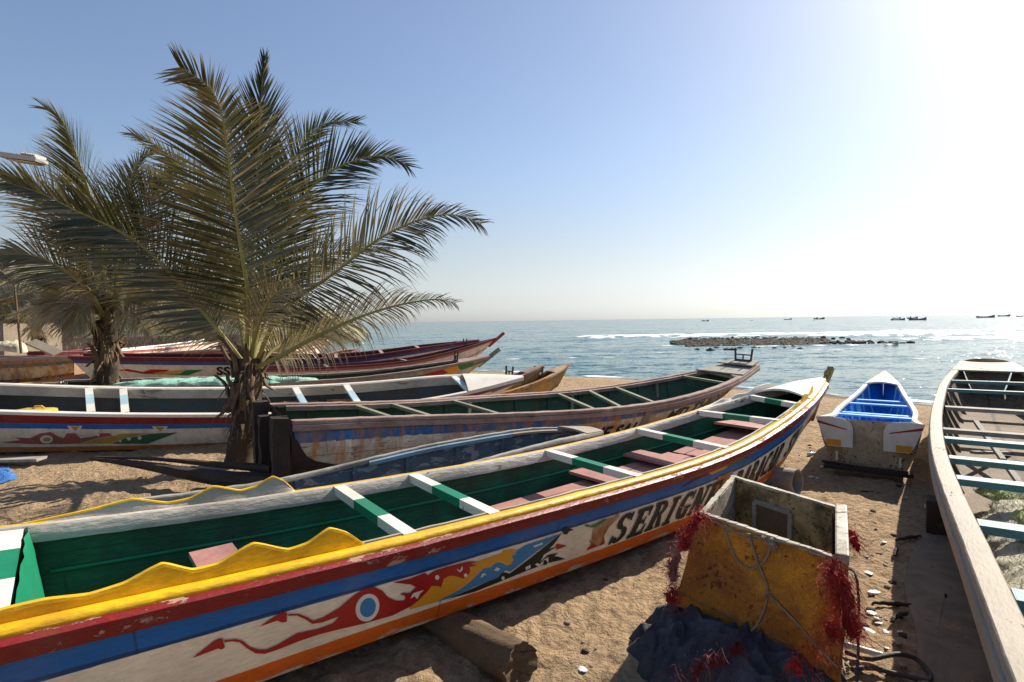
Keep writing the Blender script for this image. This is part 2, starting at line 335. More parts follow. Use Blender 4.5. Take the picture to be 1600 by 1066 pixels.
vz = t.n.new('ShaderNodeTexVoronoi'); vz.inputs['Scale'].default_value = 5; t.l(ob, vz.inputs['Vector'])
hh = t.math('ADD', t.math('MULTIPLY', n2, 1.0), t.math('MULTIPLY', t.noise(ob, 6, 6, .6, .5), 2.2))
hh = t.math('ADD', hh, t.math('MULTIPLY', t.noise(ob, 38, 5, .6), .35)); hh = t.math('ADD', hh, t.math('MULTIPLY', n3, .12))
t.l(c, t.b.inputs['Base Color']); t.b.inputs['Roughness'].default_value = .95; t.b.inputs['Specular IOR Level'].default_value = .15
t.l(t.bump(hh, 1.0, .06), t.b.inputs['Normal']); M['sand'] = t.mat
def wet(x, y):
    d = shore(x, y); return max(0, min(1, (1.6-d)/1.2)) if d > -50 else 1
tag(polar(rs, az, gz, 'ground', M['sand'], wet), kind='structure')
def pxw(P): return (P[0], P[1])
REEF = [at(x, y, SEA) for x, y in ((1052, 536), (1120, 534), (1200, 532), (1290, 532), (1360, 536), (1425, 539))]
def foam(x, y):
    if y < 5: return 0
    q = proj((x, y, SEA)); px, py = q; f = 0
    d = shore(x, y)
    if -1.1 < d < .4: f = max(f, .75*(1-abs(d+.35)/.75))
    if -4 < d < -2.6 and px > 700: f = max(f, .35*(1-abs(d+3.3)/.7)*(noise.noise(Vector((x*.3, y*.3, 0)))+.3))
    Y = y
    # breakers on and beside the reef, in world metres
    for (x0, x1, y0, amp, wd) in BRK:
        if x0 < x < x1:
            yy = y0+1.2*noise.noise(Vector((x*.12, 3, 0)))+.02*(x-x0)
            e = min(1, (x-x0)/4, (x1-x)/4)
            f = max(f, amp*e*max(0, 1-abs(y-yy)/wd))
    f *= .58+.95*noise.noise(Vector((x*.6, y*.5, 7)))
    return max(0, min(1, f))
BRK = [(8, 70, 88, 1.3, 11), (38, 90, 78, 1.1, 7), (12, 42, 53.5, .7, 1.6), (42, 90, 64, 1.1, 5), (46, 95, 56, .7, 1.4), (4, 16, 78, .5, 1.6), (60, 110, 96, 1., 5), (-1.5, 1.6, 36.3, .9, .7), (-3, 13, 41, .75, .8), (8, 32, 47, .6, .8), (9, 40, 58, .6, 1.0), (14, 26, 30, .5, .4), (20, 60, 36, .5, .6), (40, 85, 68, .6, 1.5)]
def wz(x, y):
    r = math.hypot(x, y); z = SEA
    if r < 140:
        z += .035*noise.noise(Vector((x*.25, y*.7, 1)))+.012*noise.noise(Vector((x*1.3, y*1.8, 1)))
        for (x0, x1, y0, amp, wd) in BRK:
            if x0 < x < x1:
                yy = y0+1.2*noise.noise(Vector((x*.12, 3, 0)))+.02*(x-x0)
                z += .3*amp*min(1, (x-x0)/4, (x1-x)/4)*math.exp(-((y-yy)/(wd*.6))**2)*min(1, wd/3)
        if shore(x, y) > -1: z = SEA+.004
    return z
t = NT('sea'); ob = t.tc.outputs['Object']
m1 = t.mapping(ob, (.55, 1, 1))
w1 = t.noise(m1, 1.3, 6, .6, .3); w2 = t.noise(m1, 5.5, 5, .6); w3 = t.noise(t.mapping(ob, (.25, 1, 1)), .16, 4, .5)
hh = t.math('ADD', t.math('MULTIPLY', w1, 1.0), t.math('MULTIPLY', w2, .28)); hh = t.math('ADD', hh, t.math('MULTIPLY', w3, 3.0))
a = t.n.new('ShaderNodeAttribute'); a.attribute_name = 'var'
fo = t.math('ADD', a.outputs['Fac'], t.math('MULTIPLY', t.math('SUBTRACT', t.noise(t.mapping(ob, (.6, 1.4, 1)), 2.2, 7, .7), .5), .75))
ff = t.ramp(fo, [(.34, 0), (.5, 1)])
wc = t.mix(t.noise(t.mapping(ob, (.12, 1, 1)), .1, 5, .6), (.015, .07, .07), (.04, .13, .12))
t.l(t.mix(ff, wc, (.8, .82, .82)), t.b.inputs['Base Color'])
t.l(t.ramp(ff, [(0, .12), (1, .9)]), t.b.inputs['Roughness']); t.b.inputs['IOR'].default_value = 1.33
def vnoise(vec, sc, det, k):
    n = t.n.new('ShaderNodeTexNoise'); n.inputs['Scale'].default_value = sc; n.inputs['Detail'].default_value = det; n.inputs['Roughness'].default_value = .6; t.l(vec, n.inputs['Vector'])
    a_ = t.n.new('ShaderNodeVectorMath'); a_.operation = 'SUBTRACT'; t.l(n.outputs[1], a_.inputs[0]); a_.inputs[1].default_value = (.5, .5, .5)
    m_ = t.n.new('ShaderNodeVectorMath'); m_.operation = 'MULTIPLY'; t.l(a_.outputs[0], m_.inputs[0]); m_.inputs[1].default_value = (k*.6, k, 0); return m_.outputs[0]
def vadd(a_, b_):
    m_ = t.n.new('ShaderNodeVectorMath'); m_.operation = 'ADD'; t.l(a_, m_.inputs[0]); t.l(b_, m_.inputs[1]); return m_.outputs[0]
ge = t.n.new('ShaderNodeNewGeometry')
nn = vadd(vadd(vadd(ge.outputs['Normal'], vnoise(t.mapping(ob, (.4, 1, 1)), .3, 3, .7)), vnoise(m1, 1.5, 4, 1.1)), vnoise(m1, 6.5, 3, .9))
no = t.n.new('ShaderNodeVectorMath'); no.operation = 'NORMALIZE'; t.l(nn, no.inputs[0])
t.l(no.outputs[0], t.b.inputs['Normal']); M['sea'] = t.mat
rs2 = list(np.geomspace(13, 125, 300))+list(np.geomspace(128, 60000, 70))
az2 = np.linspace(R(-42), R(75), 340)
tag(polar(rs2, az2, wz, 'sea', M['sea'], foam), kind='structure')

# hill beyond the beach on the left
def hillpt(px, dY): return atY(px, 505, dY)
t = NT('hillside'); ob = t.tc.outputs['Object']
c = t.mix(t.ramp(t.noise(ob, .12, 8, .7), [(.35, 0), (.6, 1)]), (.3, .24, .12), (.1, .11, .035)); c = t.mix(t.ramp(t.noise(ob, .5, 6, .7), [(.45, 0), (.6, .8)]), c, (.38, .34, .2))
t.l(c, t.b.inputs['Base Color']); t.b.inputs['Roughness'].default_value = 1; t.l(t.bump(t.noise(ob, .4, 8, .7), 1, 1.5), t.b.inputs['Normal']); M['hill'] = t.mat
b = MB(); rows = []
prof = [(-260, 415), (0, 425), (120, 424), (250, 430), (330, 440), (420, 462), (490, 482), (530, 494), (555, 505), (572, 520)]
for j in range(40):
    v = j/39; row = []
    for px in np.linspace(-260, 572, 90):
        ty = np.interp(px, [p[0] for p in prof], [p[1] for p in prof]); Y = 95+v*60-.02*px
        top = (atY(px, ty, 150)).z; k = min(1, v*1.15); zz = SEA-.5+(top-SEA+.5)*(1-(1-k)**2)
        x = (px-800)/F*Y; zz += (1.2*fbm((x*.12, Y*.12, 0), 5))*min(1, v*5)*min(1, (572-px)/120); row.append((x, Y, zz))
    rows.append(row)
rows.append([(p[0]*1.3, p[1]+60, SEA-1) for p in rows[-1]])
b.grid(rows, flip=False); tag(b.build('hill', M['hill'], smooth=1), kind='structure')
# ------------------------------------------------------------------ boats
SB = [0, .15, .4, .7, .88, 1.]; SH = [0, .3, .65, .88, 1.]
def interp(xs, ys, t):
    xs = np.asarray(xs, float); ys = np.asarray(ys, float); m = np.gradient(ys, xs); t = np.clip(t, xs[0], xs[-1])
    i = int(np.clip(np.searchsorted(xs, t)-1, 0, len(xs)-2)); h = xs[i+1]-xs[i]; u = (t-xs[i])/h
    return float((2*u**3-3*u**2+1)*ys[i]+(u**3-2*u**2+u)*h*m[i]+(-2*u**3+3*u**2)*ys[i+1]+(u**3-u**2)*h*m[i+1])
class Boat:
    def __init__(s, q, zb, rb, label, group=None, c0=.015, c1=.93, name='fishing_boat', bulge=.03, z0=0, cat='boat'):
        s.q = q; s.L = q[3]; s.zb = zb; s.rb = rb; s.c0, s.c1 = c0, c1; s.bulge = bulge; s.label = label
        s.root = empty(name, label, cat, group, (q[0], q[1], z0), (q[4], 0, math.pi/2-q[2]))
        s.mw = Matrix.Translation((q[0], q[1], z0)) @ Matrix.Rotation(math.pi/2-q[2], 4, 'Z') @ Matrix.Rotation(q[4], 4, 'X')
    def b(s, t): return max(.025, interp(SB, s.q[5:11], t))
    def h(s, t): return interp(SH, s.q[11:16], t)
    def gun(s, t, side): return Vector((t*s.L, -side*s.b(t), s.h(t)))
    def chine(s, t, side):
        r = interp([0, .2, .6, .85, 1], s.rb, t)
        return Vector((s.L*(s.c0+(s.c1-s.c0)*t), -side*max(.012, s.b(t)*r), interp([0, .2, .5, .75, .9, 1], s.zb, t)))
    def surf(s, side, t, v, off=0.0):
        g = s.gun(t, side); c = s.chine(t, side); p = g.lerp(c, v)
        n = Vector((0, -side, 0)); n2 = Vector((0, -side*(g.z-c.z), -(abs(g.y)-abs(c.y)))); n2 = n2.normalized() if n2.length > .01 else n
        return p+n2*(s.bulge*math.sin(math.pi*v)*min(1, s.b(t)*4)+off)
    def w(s, p): return s.mw @ Vector(p)
    def s_at(s, px, side, v=0):
        S = np.linspace(0, 1, 401); P = proj([tuple(s.w(s.surf(side, float(x), v))) for x in S])[:, 0]
        return float(S[np.argmin(abs(P-px))])
    def inv(s, px, py, side=1):
        if not hasattr(s, 'tab'):
            S = np.linspace(0.05, 1, 160); V = np.linspace(0, 1, 21)
            s.tab = proj([[tuple(s.w(s.surf(side, float(x), float(v)))) for v in V] for x in S]); s.S = S; s.V = V
        d = ((s.tab-np.array([px, py]))**2).sum(-1); i, j = np.unravel_index(np.argmin(d), d.shape)
        t, v = float(s.S[i]), float(s.V[j])
        for _ in range(6):
            f0 = proj(tuple(s.w(s.surf(side, t, v)))); e = 1e-3
            J = np.array([(proj(tuple(s.w(s.surf(side, t+e, v))))-f0)/e, (proj(tuple(s.w(s.surf(side, t, v+e))))-f0)/e]).T
            try: dd = np.linalg.solve(J, np.array([px, py])-f0)
            except Exception: break
            t += float(np.clip(dd[0], -.05, .05)); v += float(np.clip(dd[1], -.2, .2))
        return t*s.L, v
    def hull(s, mside, minner, transom=True, n=70, th=.04, floor=.05, mtransom=None):
        T = [i/n for i in range(n+1)]; b = MB(); NV = 8
        for side in (1, -1):
            rows = [[s.surf(side, t, j/NV) for j in range(NV+1)] for t in T]
            b.grid(rows, 0, [[(t*s.L, j/NV) for j in range(NV+1)] for t in T])
        rows = []; uv = []
        for t in T:
            l, r_ = s.chine(t, -1), s.chine(t, 1); k = (l+r_)/2-Vector((0, 0, .05*min(1, s.b(t)*2)))
            rows.append([l, l.lerp(k, .5), k, k.lerp(r_, .5), r_]); uv.append([(t*s.L, 1.0)]*5)
        b.grid(rows, 0, uv)
        if transom:
            col_ = []
            for j in range(NV+1): col_.append([s.surf(-1, 0, j/NV).lerp(s.surf(1, 0, j/NV), k/6) for k in range(7)])
            b.grid(col_, 1 if mtransom else 0, [[(k/6, j/NV) for k in range(7)] for j in range(NV+1)])
        b.build('hull', [mside, mtransom or mside], s.root, smooth=35)
        b = MB(); rows = []
        for t in T:
            tt = .004+t*.985; row = []
            for side in (-1, 1):
                col_ = []
                for j in range(NV+1):
                    v = j/NV; p = s.surf(side, tt, .02+v*.9); y = max(.003, abs(p.y)-th); col_.append(Vector((p.x+(.03 if t == 0 else 0), -side*y, p.z+(floor if v == 1 else 0)+(.0))))
                row += col_ if side == -1 else col_[::-1]
            rows.append(row)
        b.grid(rows, 0, [[(t*s.L, j/(2*NV+1)) for j in range(2*NV+2)] for t in T])
        if transom: b.face([i for i in range(2*NV+2)], 0)
        b.build('inner_planking', minner, s.root, smooth=35, fix=False)
    def sweep(s, side, prof, mat, name, s0=0, s1=1, n=80, up=None, jit=0):
        b = MB(); rows = []; uv = []
        for i in range(n+1):
            t = s0+(s1-s0)*i/n; g = s.gun(t, side); dz = up(t) if up else 0
            j = (noise.noise(Vector((t*s.L*6, side*3, 1)))*jit if jit else 0)
            rows.append([Vector((g.x, -side*max(.004, abs(g.y)+o), g.z+z+(dz if z > .005 else 0)+j)) for o, z in prof])
            uv.append([(t*s.L, k/len(prof)) for k in range(len(prof))])
        m = len(prof); n0 = b.grid(rows, 0, uv, close=True); b.face(list(range(n0, n0+m))); b.face(list(range(n0+n*m, n0+n*m+m))[::-1])
        return b.build(name, mat, s.root, smooth=40)
    def rails(s, mo, mi=None, w=.09, d=.06, sides=(1, -1), s0=0, s1=1, out=.01, jit=.0):
        for side in sides:
            s.sweep(side, [(out, -d), (out, -.008), (out-.01, .004), (-w*.5, .008), (-w+.01, .004), (-w, -.008), (-w, -d)], mo, 'gunwale', s0, s1, jit=jit)
    def thwart(s, sl, sr, mats, w=.09, h=.05, dz=-.03, segs=(0, 1), inset=.05, name='thwart'):
        a = s.gun(sl, -1); c = s.gun(sr, 1); a.y -= inset; c.y += inset; a.z += dz; c.z += dz
        b = MB()
        for k in range(len(segs)-1): b.beam(a.lerp(c, segs[k]), a.lerp(c, segs[k+1]), w, h, m=k)
        bo = b.build(name, mats if isinstance(mats, list) else [mats], s.root)
        return bo
    def plank(s, s0, s1, z, mat, name='seat', th=.03, frac=.8):
        b = MB(); rows = []
        def wy(t, side):
            g, c = s.gun(t, side), s.chine(t, side); v = (g.z-z)/max(.05, g.z-c.z); return abs(g.lerp(c, max(0, min(1, v))).y)-.05
        for t in (s0, s1):
            l = wy(t, -1)*frac; rows.append([(t*s.L, l, z), (t*s.L, -l, z), (t*s.L, -l, z-th), (t*s.L, l, z-th)])
        n0 = b.grid(rows, 0, close=True); b.face([n0, n0+1, n0+2, n0+3]); b.face([n0+7, n0+6, n0+5, n0+4])
        return b.build(name, mat, s.root)
    def ribs(s, mat, n=14, s0=.06, s1=.9, w=.05, d=.035):
        for i in range(n):
            t = s0+(s1-s0)*i/(n-1)
            for side in (1, -1):
                b = MB()
                P = [s.surf(side, t, v) for v in np.linspace(.08, .95, 7)]
                P = [Vector((p.x, -side*max(.01, abs(p.y)-.055), p.z)) for p in P]
                for a, c in zip(P, P[1:]): b.beam(a, c, w, d, (0, 1, 0))
                b.build('rib', mat, s.root)
    def decal(s, polys, mat, name, off=.006, side=1, px=True, label=None):
        for P in polys:
            bm = bmesh.new()
            Q = [s.inv(x, y, side) for x, y in P] if px else P
            Q = [Vector((q[0], q[1]*.8, 0)) for q in Q]
            vs = [bm.verts.new(q) for q in Q]
            for tr in tessellate_polygon([Q]):
                try: bm.faces.new([vs[i] for i in tr])
                except Exception: pass
            s._map(bm, side, off, mat, name, label, .8)
    def _map(s, bm, side, off, mat, name, label, vs):
        for _ in range(4):
            ed = [e for e in bm.edges if e.calc_length() > .09]
            if not ed: break
            bmesh.ops.subdivide_edges(bm, edges=ed, cuts=1, use_grid_fill=False); bmesh.ops.triangulate(bm, faces=bm.faces)
        for v in bm.verts: v.co = s.surf(side, v.co.x/s.L, v.co.y/vs, off+v.co.z)
        bmesh.ops.recalc_face_normals(bm, faces=bm.faces)
        me = bpy.data.meshes.new(name); bm.to_mesh(me); bm.free(); me.materials.append(mat)
        o = bpy.data.objects.new(name, me); col.objects.link(o); o.parent = s.root
        if label: o['label'] = label
        return o
    def text(s, body, u0, u1, v0, v1, mat, side=1, bold=.03, shear=.25, flip=False, name='lettering', off=.008, label=None, vend=None):
        cu = bpy.data.curves.new('t', 'FONT'); cu.body = body; cu.offset = bold; cu.shear = shear; cu.resolution_u = 3; cu.space_character = 1.05
        o = bpy.data.objects.new('t', cu); col.objects.link(o); bpy.context.view_layer.update()
        me = bpy.data.meshes.new_from_object(o.evaluated_get(bpy.context.evaluated_depsgraph_get())); bpy.data.objects.remove(o); bpy.data.curves.remove(cu)
        bm = bmesh.new(); bm.from_mesh(me); bpy.data.meshes.remove(me); bmesh.ops.triangulate(bm, faces=bm.faces)
        X = [v.co.x for v in bm.verts]; Y = [v.co.y for v in bm.verts]; x0, x1, y0, y1 = min(X), max(X), min(Y), max(Y)
        for v in bm.verts:
            k = (v.co.x-x0)/(x1-x0); q = (v.co.y-y0)/(y1-y0)
            va, vb = (v0, v1) if not vend else (v0+(vend[0]-v0)*k, v1+(vend[1]-v1)*k)
            v.co = Vector((u0+(u1-u0)*k, (vb+(va-vb)*q)*.8, 0))
        return s._map(bm, side, off, mat, name, label, .8)
    def slab_text(s, body, u0, u1, v0, v1, mat, side=1, slant=.3, off=.008):
        def arc(cx, cy, rx, ry, a, b_, w, wy=None, n=14):
            wy = wy or w; o = [(cx+rx*math.cos(R(a+(b_-a)*i/n)), cy+ry*math.sin(R(a+(b_-a)*i/n))) for i in range(n+1)]
            return o+[(cx+(rx-w)*math.cos(R(a+(b_-a)*i/n)), cy+(ry-wy)*math.sin(R(a+(b_-a)*i/n))) for i in range(n, -1, -1)]
        q = lambda x0, y0, x1, y1: [(x0, y0), (x1, y0), (x1, y1), (x0, y1)]
        G = {'S': [arc(.5, .73, .42, .27, 15, 270, .3, .14), arc(.5, .27, .42, .27, -165, 90, .3, .14), q(.78, .7, .92, .98), q(.06, .02, .2, .3)],
             'E': [q(.12, 0, .46, 1), q(0, .86, .95, 1), q(0, 0, .98, .14), q(.4, .44, .74, .56), [(.78, .86), (.95, .86), (.95, .62), (.86, .66)], [(.8, .14), (.98, .14), (.98, .4), (.88, .34)], q(.7, .36, .78, .64)],
             'R': [q(.1, 0, .42, 1), q(0, .88, .5, 1), q(-.02, 0, .54, .11), arc(.48, .74, .42, .26, -90, 90, .26, .12), q(.4, .48, .5, .6), q(.4, .88, .5, 1), [(.48, .5), (.72, .5), (1.04, 0), (.7, 0)]],
             'I': [q(.28, 0, .72, 1), q(.06, .88, .94, 1), q(.06, 0, .94, .12)],
             'G': [arc(.52, .5, .5, .5, 50, 330, .34, .15), q(.62, 0, .92, .46), q(.5, .36, 1.02, .48), q(.8, .68, .94, 1)],
             'N': [q(.06, 0, .26, 1), q(.76, 0, .94, 1), [(.0, 1), (.36, 1), (.94, 0), (.62, 0)], q(-.04, 0, .38, .1), q(.62, .9, 1.06, 1)],
             'A': [[(.36, 1), (.64, 1), (.24, 0), (.04, 0)], [(.36, 1), (.68, 1), (1.02, 0), (.62, 0)], q(.26, .26, .74, .4), q(-.08, 0, .34, .1), q(.5, 0, 1.1, .1)],
             'B': [q(.1, 0, .42, 1), q(0, .88, .5, 1), q(0, 0, .5, .12), arc(.46, .75, .38, .25, -90, 90, .24, .12), arc(.48, .27, .46, .27, -90, 90, .28, .13)],
             'C': [arc(.52, .5, .5, .5, 45, 315, .34, .15), q(.78, .66, .93, .98), q(.8, .04, .93, .26)],
             'Y': [q(.34, 0, .68, .5), [(.34, .5), (.68, .5), (.3, 1), (-.04, 1)], [(.44, .42), (.66, .5), (1.04, 1), (.84, 1)], q(.18, 0, .84, .1), q(-.1, .9, .42, 1), q(.7, .9, 1.12, 1)]}
        wd = {'I': .62}; tot = sum(wd.get(c, 1.0)+.16 for c in body)-.16; x = 0; bm = bmesh.new(); rd_ = random.Random(len(body)); k = 0
        hgt = (v1-v0)
        for ch in body:
            w = wd.get(ch, 1.0); dy = rd_.uniform(-.02, .02)
            for P in G[ch]:
                k += 1; Q = []
                for (px_, py_) in P:
                    yy = py_+dy+.012*noise.noise(Vector((px_*3+x, py_*3, 1))); xx = (x+px_*w+slant*(yy-.5))/tot
                    Q.append(Vector((u0+(u1-u0)*xx, (v1-(v1-v0)*yy)*.8, (k % 9)*.0005)))
                vs = [bm.verts.new(p) for p in Q]
                for tr in tessellate_polygon([Q]):
                    try: bm.faces.new([vs[i] for i in tr])
                    except Exception: pass
            x += w+.16
        return s._map(bm, side, off, mat, 'lettering', None, .8)
    def deck(s, s0, s1, mat, name='bow_deck', arch=.06, dz=.0, n=10, m=8, th=.03):
        b = MB(); rows = []
        for i in range(n+1):
            t = s0+(s1-s0)*i/n; l, r_ = s.gun(t, -1), s.gun(t, 1)
            up_ = [l.lerp(r_, k/m)+Vector((0, 0, dz+arch*math.sin(math.pi*k/m)*min(1, s.b(t)*3.5))) for k in range(m+1)]
            rows.append(up_+[p-Vector((0, 0, th)) for p in up_[::-1]])
        n0 = b.grid(rows, 0, close=True); w_ = 2*m+2; b.face(range(n0, n0+w_)); b.face(list(range(n0+n*w_, n0+n*w_+w_))[::-1])
        return b.build(name, mat, s.root, smooth=40)
def bracket(boat, t, mat, w=.3, h=.22, z=.03):
    b = MB(); g = boat.gun(t, 1); zz = g.z+z; x = g.x
    for y in (-w/2, w/2): b.beam((x, y, zz), (x+.02, y*1.12, zz+h), .035, .035, (1, 0, 0))
    b.beam((x, -w/2, zz+h*.5), (x, w/2, zz+h*.5), .03, .03); b.beam((x, -w/2, zz+.02), (x, w/2, zz+.02), .05, .04); b.beam((x, 0, zz), (x, 0, zz+h*.5), .025, .025, (1, 0, 0))
    b.build('motor_bracket', mat, boat.root)
BIG = 'wooden fishing boats drawn up on the beach'
# ---- the big painted boat across the foreground
q = [-3.724, 2.573, .901, 11.609, .005, .937, .849, .785, .726, .419, .03, 1.098, .893, .901, 1.191, 1.34]
B = Boat(q, [.27, .2, .13, .17, .36, .68], [.8, .8, .84, .66, .22], 'long painted boat in front with yellow gunwales, green inside and large black lettering', BIG, c1=.955)
MAIN = B
B.hull(M['main_side'], M['green_in'])
for side in (1, -1):
    if side == 1: B.sweep(side, [(.012, -.05), (.016, -.018), (.006, .0), (-.02, .014), (-.05, .01), (-.062, .0), (-.095, -.004), (-.1, -.05)], M['yellow'], 'gunwale', jit=.003)
    else: B.sweep(side, [(.0, -.05), (.004, -.008), (-.006, .004), (-.035, .008), (-.05, .002), (-.05, -.05)], M['yellow'], 'gunwale', jit=.003)
    B.sweep(side, [(.0, -.03), (.03, -.032), (.056, -.052), (.056, -.12), (.04, -.14), (-.02, -.145), (-.02, -.03)], M['main_red'], 'rub_rail', 0, .985, jit=.004)
    w0 = -.052 if side == -1 else -.102
    B.sweep(side, [(w0, .006), (w0-.03, .002), (w0-.055, -.03), (w0-.06, -.11), (w0-.01, -.11), (w0, -.05)], M['rail_white'], 'inner_rail', .02, .97, jit=.006)
def waveboard(B, side, pts, o0, mat, medge=None, name='wave_board', n=120):
    ss = [B.s_at(p[0], side) for p in pts]; hs = [p[1] for p in pts]
    b = MB(); b2 = MB(); r1 = []; r2 = []
    for i in range(n+1):
        t = ss[0]+(ss[-1]-ss[0])*i/n; h = max(.002, .35*interp(ss, hs, t)+.65*float(np.interp(t, ss, hs))); g = B.gun(t, side)
        f = lambda o, z: Vector((g.x, -side*max(.004, abs(g.y)+o), g.z+z))
        r1.append([f(o0, 0), f(o0, h), f(o0-.026, h), f(o0-.045, 0)]); r2.append([f(o0+.006, h-.012), f(o0+.004, h+.006), f(o0-.028, h+.007), f(o0-.032, h-.004)])
    b.grid(r1, close=True); o = b.build(name, mat, B.root, smooth=40)
    if medge: b2.grid(r2, close=True); b2.build('trim', medge, o, smooth=40)
waveboard(B, 1, [(-150, .0), (0, .065), (65, .07), (146, .05), (200, .07), (258, .135), (310, .066), (345, .07), (406, .15), (455, .07), (488, .085), (526, .152), (548, .1), (578, .0)], -.066, M['yellow'], M['yellow'])
waveboard(B, -1, [(40, .0), (140, .05), (205, .095), (262, .035), (295, .05), (335, .125), (375, .065), (400, .085), (426, .15), (442, .1), (460, .0)], -.0, M['rail_white'], M['yellow'])
waveboard(B, -1, [(1085, .0), (1110, .02), (1128, .05), (1140, .02), (1150, .06), (1165, .04), (1180, .1), (1205, .1), (1215, .0)], -.0, M['white'], None)
waveboard(B, 1, [(1225, .0), (1238, .05), (1243, .02), (1250, .08), (1256, .04), (1262, .12), (1268, .06), (1274, .14)], -.03, M['yellow'], None)
for k, (a, c) in enumerate(((524, 652), (640, 784), (850, 1010), (990, 1145), (1087, 1225), (1167, 1258))):
    B.thwart(B.s_at(a, -1), B.s_at(c, 1), [M['white'], M['green'], M['white']], .1, .075, -.03, (0, .34, .68, 1), .07)
# stern deck block: white / green / white
b = MB(); s1 = .093
for k, (a, c) in enumerate(((0, .3), (.3, .62), (.62, 1))):
    l0, r0 = B.gun(.0, -1), B.gun(.0, 1); l1, r1 = B.gun(s1, -1), B.gun(s1, 1)
    for p in (l0, l1): p.y -= .02; p.z += -.01
    for p in (r0, r1): p.y += .09; p.z += -.01
    q4 = [l0.lerp(r0, a), l0.lerp(r0, c), l1.lerp(r1, c), l1.lerp(r1, a)]; n0 = len(b.v)
    for p in q4: b.vert(p)
    for p in q4: b.vert(p-Vector((0, 0, .09)))
    for f in ((0, 1, 2, 3), (7, 6, 5, 4), (3, 2, 6, 7), (1, 0, 4, 5)): b.face([n0+i for i in f], 1 if k == 1 else 0)
b.build('stern_deck', [M['white'], M['green']], B.root)
b = MB(); l1, r1 = B.gun(s1, -1), B.gun(s1, 1); l2, r2 = B.chine(s1, -1), B.chine(s1, 1)
rows = []
for k in range(13):
    a_, c_ = l1.lerp(r1, .05+.9*k/12), l2.lerp(r2, k/12)
    rows.append([a_+Vector((.02+.02*noise.noise(Vector((k*.7, j, 0))), 0, 0)) if j == 0 else a_.lerp(c_, j/5)+Vector((.03+.02*noise.noise(Vector((k*.7, j, 0))), 0, 0)) for j in range(6)])
b.grid(rows); b.build('bulkhead', M['green'], B.root, smooth=40)
B.plank(B.s_at(350, 1), B.s_at(432, 1), .74, M['pink'], 'seat', .04, .5)
# floor boards and pink seats towards the bow
for t0, t1, z in ((.525, .55, .57), (.61, .64, .63), (.775, .815, .84)): B.plank(t0, t1, z, M['pink'], 'seat', .035, .9)
b = MB()
for k in range(5):
    for (x0, x1, z0_, z1_) in ((4.7, 6.2, .44, .48), (6.22, 7.8, .49, .56), (7.82, 9.6, .57, .74)):
        y = (-.38+.19*k)*(1 if x1 < 8 else .75); b = MB(); b.beam((x0+.03*(k % 2), y, z0_+.006*(k % 3)), (x1, y*.92, z1_+.006*(k % 2)), .17, .022); b.build('floor_board', M['pink'], B.root)
for side in (1, -1):       # rope like ridge along the inner planking
    b = MB(); P = [B.surf(side, t, .42) for t in np.linspace(.1, .9, 60)]; b.tube([(p.x, -side*(abs(p.y)-.05), p.z) for p in P], .013, 6); b.build('stringer', M['green'], B.root, smooth=1)
dk = B.deck(.865, 1.0, M['white'], arch=.1, dz=.02, n=14)
b = MB(); g = B.gun(1, 1)
b.beam(g+Vector((-.12, 0, -.12)), g+Vector((.16, .0, .17)), .08, .09, (0, 1, 0)); b.beam(g+Vector((-.02, .0, .04)), g+Vector((.03, .0, .1)), .12, .06, (0, 1, 0))
M['olive'] = paint('olive', (.42, .29, .05), .6, .3, (.3, .22, .12), .4, bump=.6); b.build('stem_post', M['olive'], B.root)
b = MB(); P = [(B.gun(1, 1).lerp(B.chine(1, 1), v)) for v in np.linspace(.0, 1, 8)]; P = [Vector((p.x+.012, 0, p.z)) for p in P]
b.tube(P, .045, 6); b.build('stem', M['rust'], B.root, smooth=1)
# painted pictures on the side
z1 = lambda pts: [(250+x/3.556, 820+y/3.556) for x, y in pts]
z2 = lambda pts: [(640+x/4.444, 780+y/4.444) for x, y in pts]
z3 = lambda pts: [(880+x/3.81, 640+y/3.81) for x, y in pts]
body = z1([(355, 638), (420, 632), (460, 642), (500, 675), (545, 690), (590, 690), (650, 665), (760, 600), (880, 575), (960, 545), (995, 505), (900, 540), (845, 548), (800, 520), (760, 502), (710, 503), (710, 492), (770, 493), (815, 510), (850, 530), (900, 515), (1000, 455), (1080, 385), (1140, 350), (1190, 343), (1235, 365), (1265, 400), (1310, 420), (1350, 420), (1362, 410), (1358, 392), (1330, 384), (1350, 376), (1385, 378), (1420, 345), (1395, 330), (1290, 318), (1380, 300), (1470, 265), (1488, 280), (1500, 268)]) + \
  z2([(180, 490), (300, 455), (410, 430), (470, 432), (420, 447), (468, 455), (412, 470), (418, 500), (400, 530), (370, 550), (340, 540), (310, 530), (270, 530), (235, 550), (215, 612), (195, 600), (150, 600), (120, 640), (60, 700), (5, 742)]) + \
  z1([(1290, 502), (1130, 547), (1000, 577), (880, 607), (760, 648), (650, 692), (580, 714), (530, 712), (480, 682), (440, 650), (400, 645), (355, 650)])
heart1 = z1([(178, 738), (300, 642), (330, 627), (350, 630), (350, 650), (360, 675), (345, 690), (320, 685)])
heart2 = z1([(552, 563), (640, 502), (685, 481), (706, 487), (703, 508), (704, 535), (680, 541), (650, 530)])
flames = [body, heart1, heart2, z2([(1015, 308), (1090, 322), (1020, 350), (1010, 330)]), z3([(135, 838), (165, 800), (150, 772), (180, 798), (205, 812), (225, 790), (238, 745), (245, 790), (240, 800)])]
def circ(cx, cy, rx, ry, n=20, sk=0): return [(cx+rx*math.cos(2*math.pi*i/n), cy+ry*math.sin(2*math.pi*i/n)+sk*math.cos(2*math.pi*i/n)) for i in range(n)]
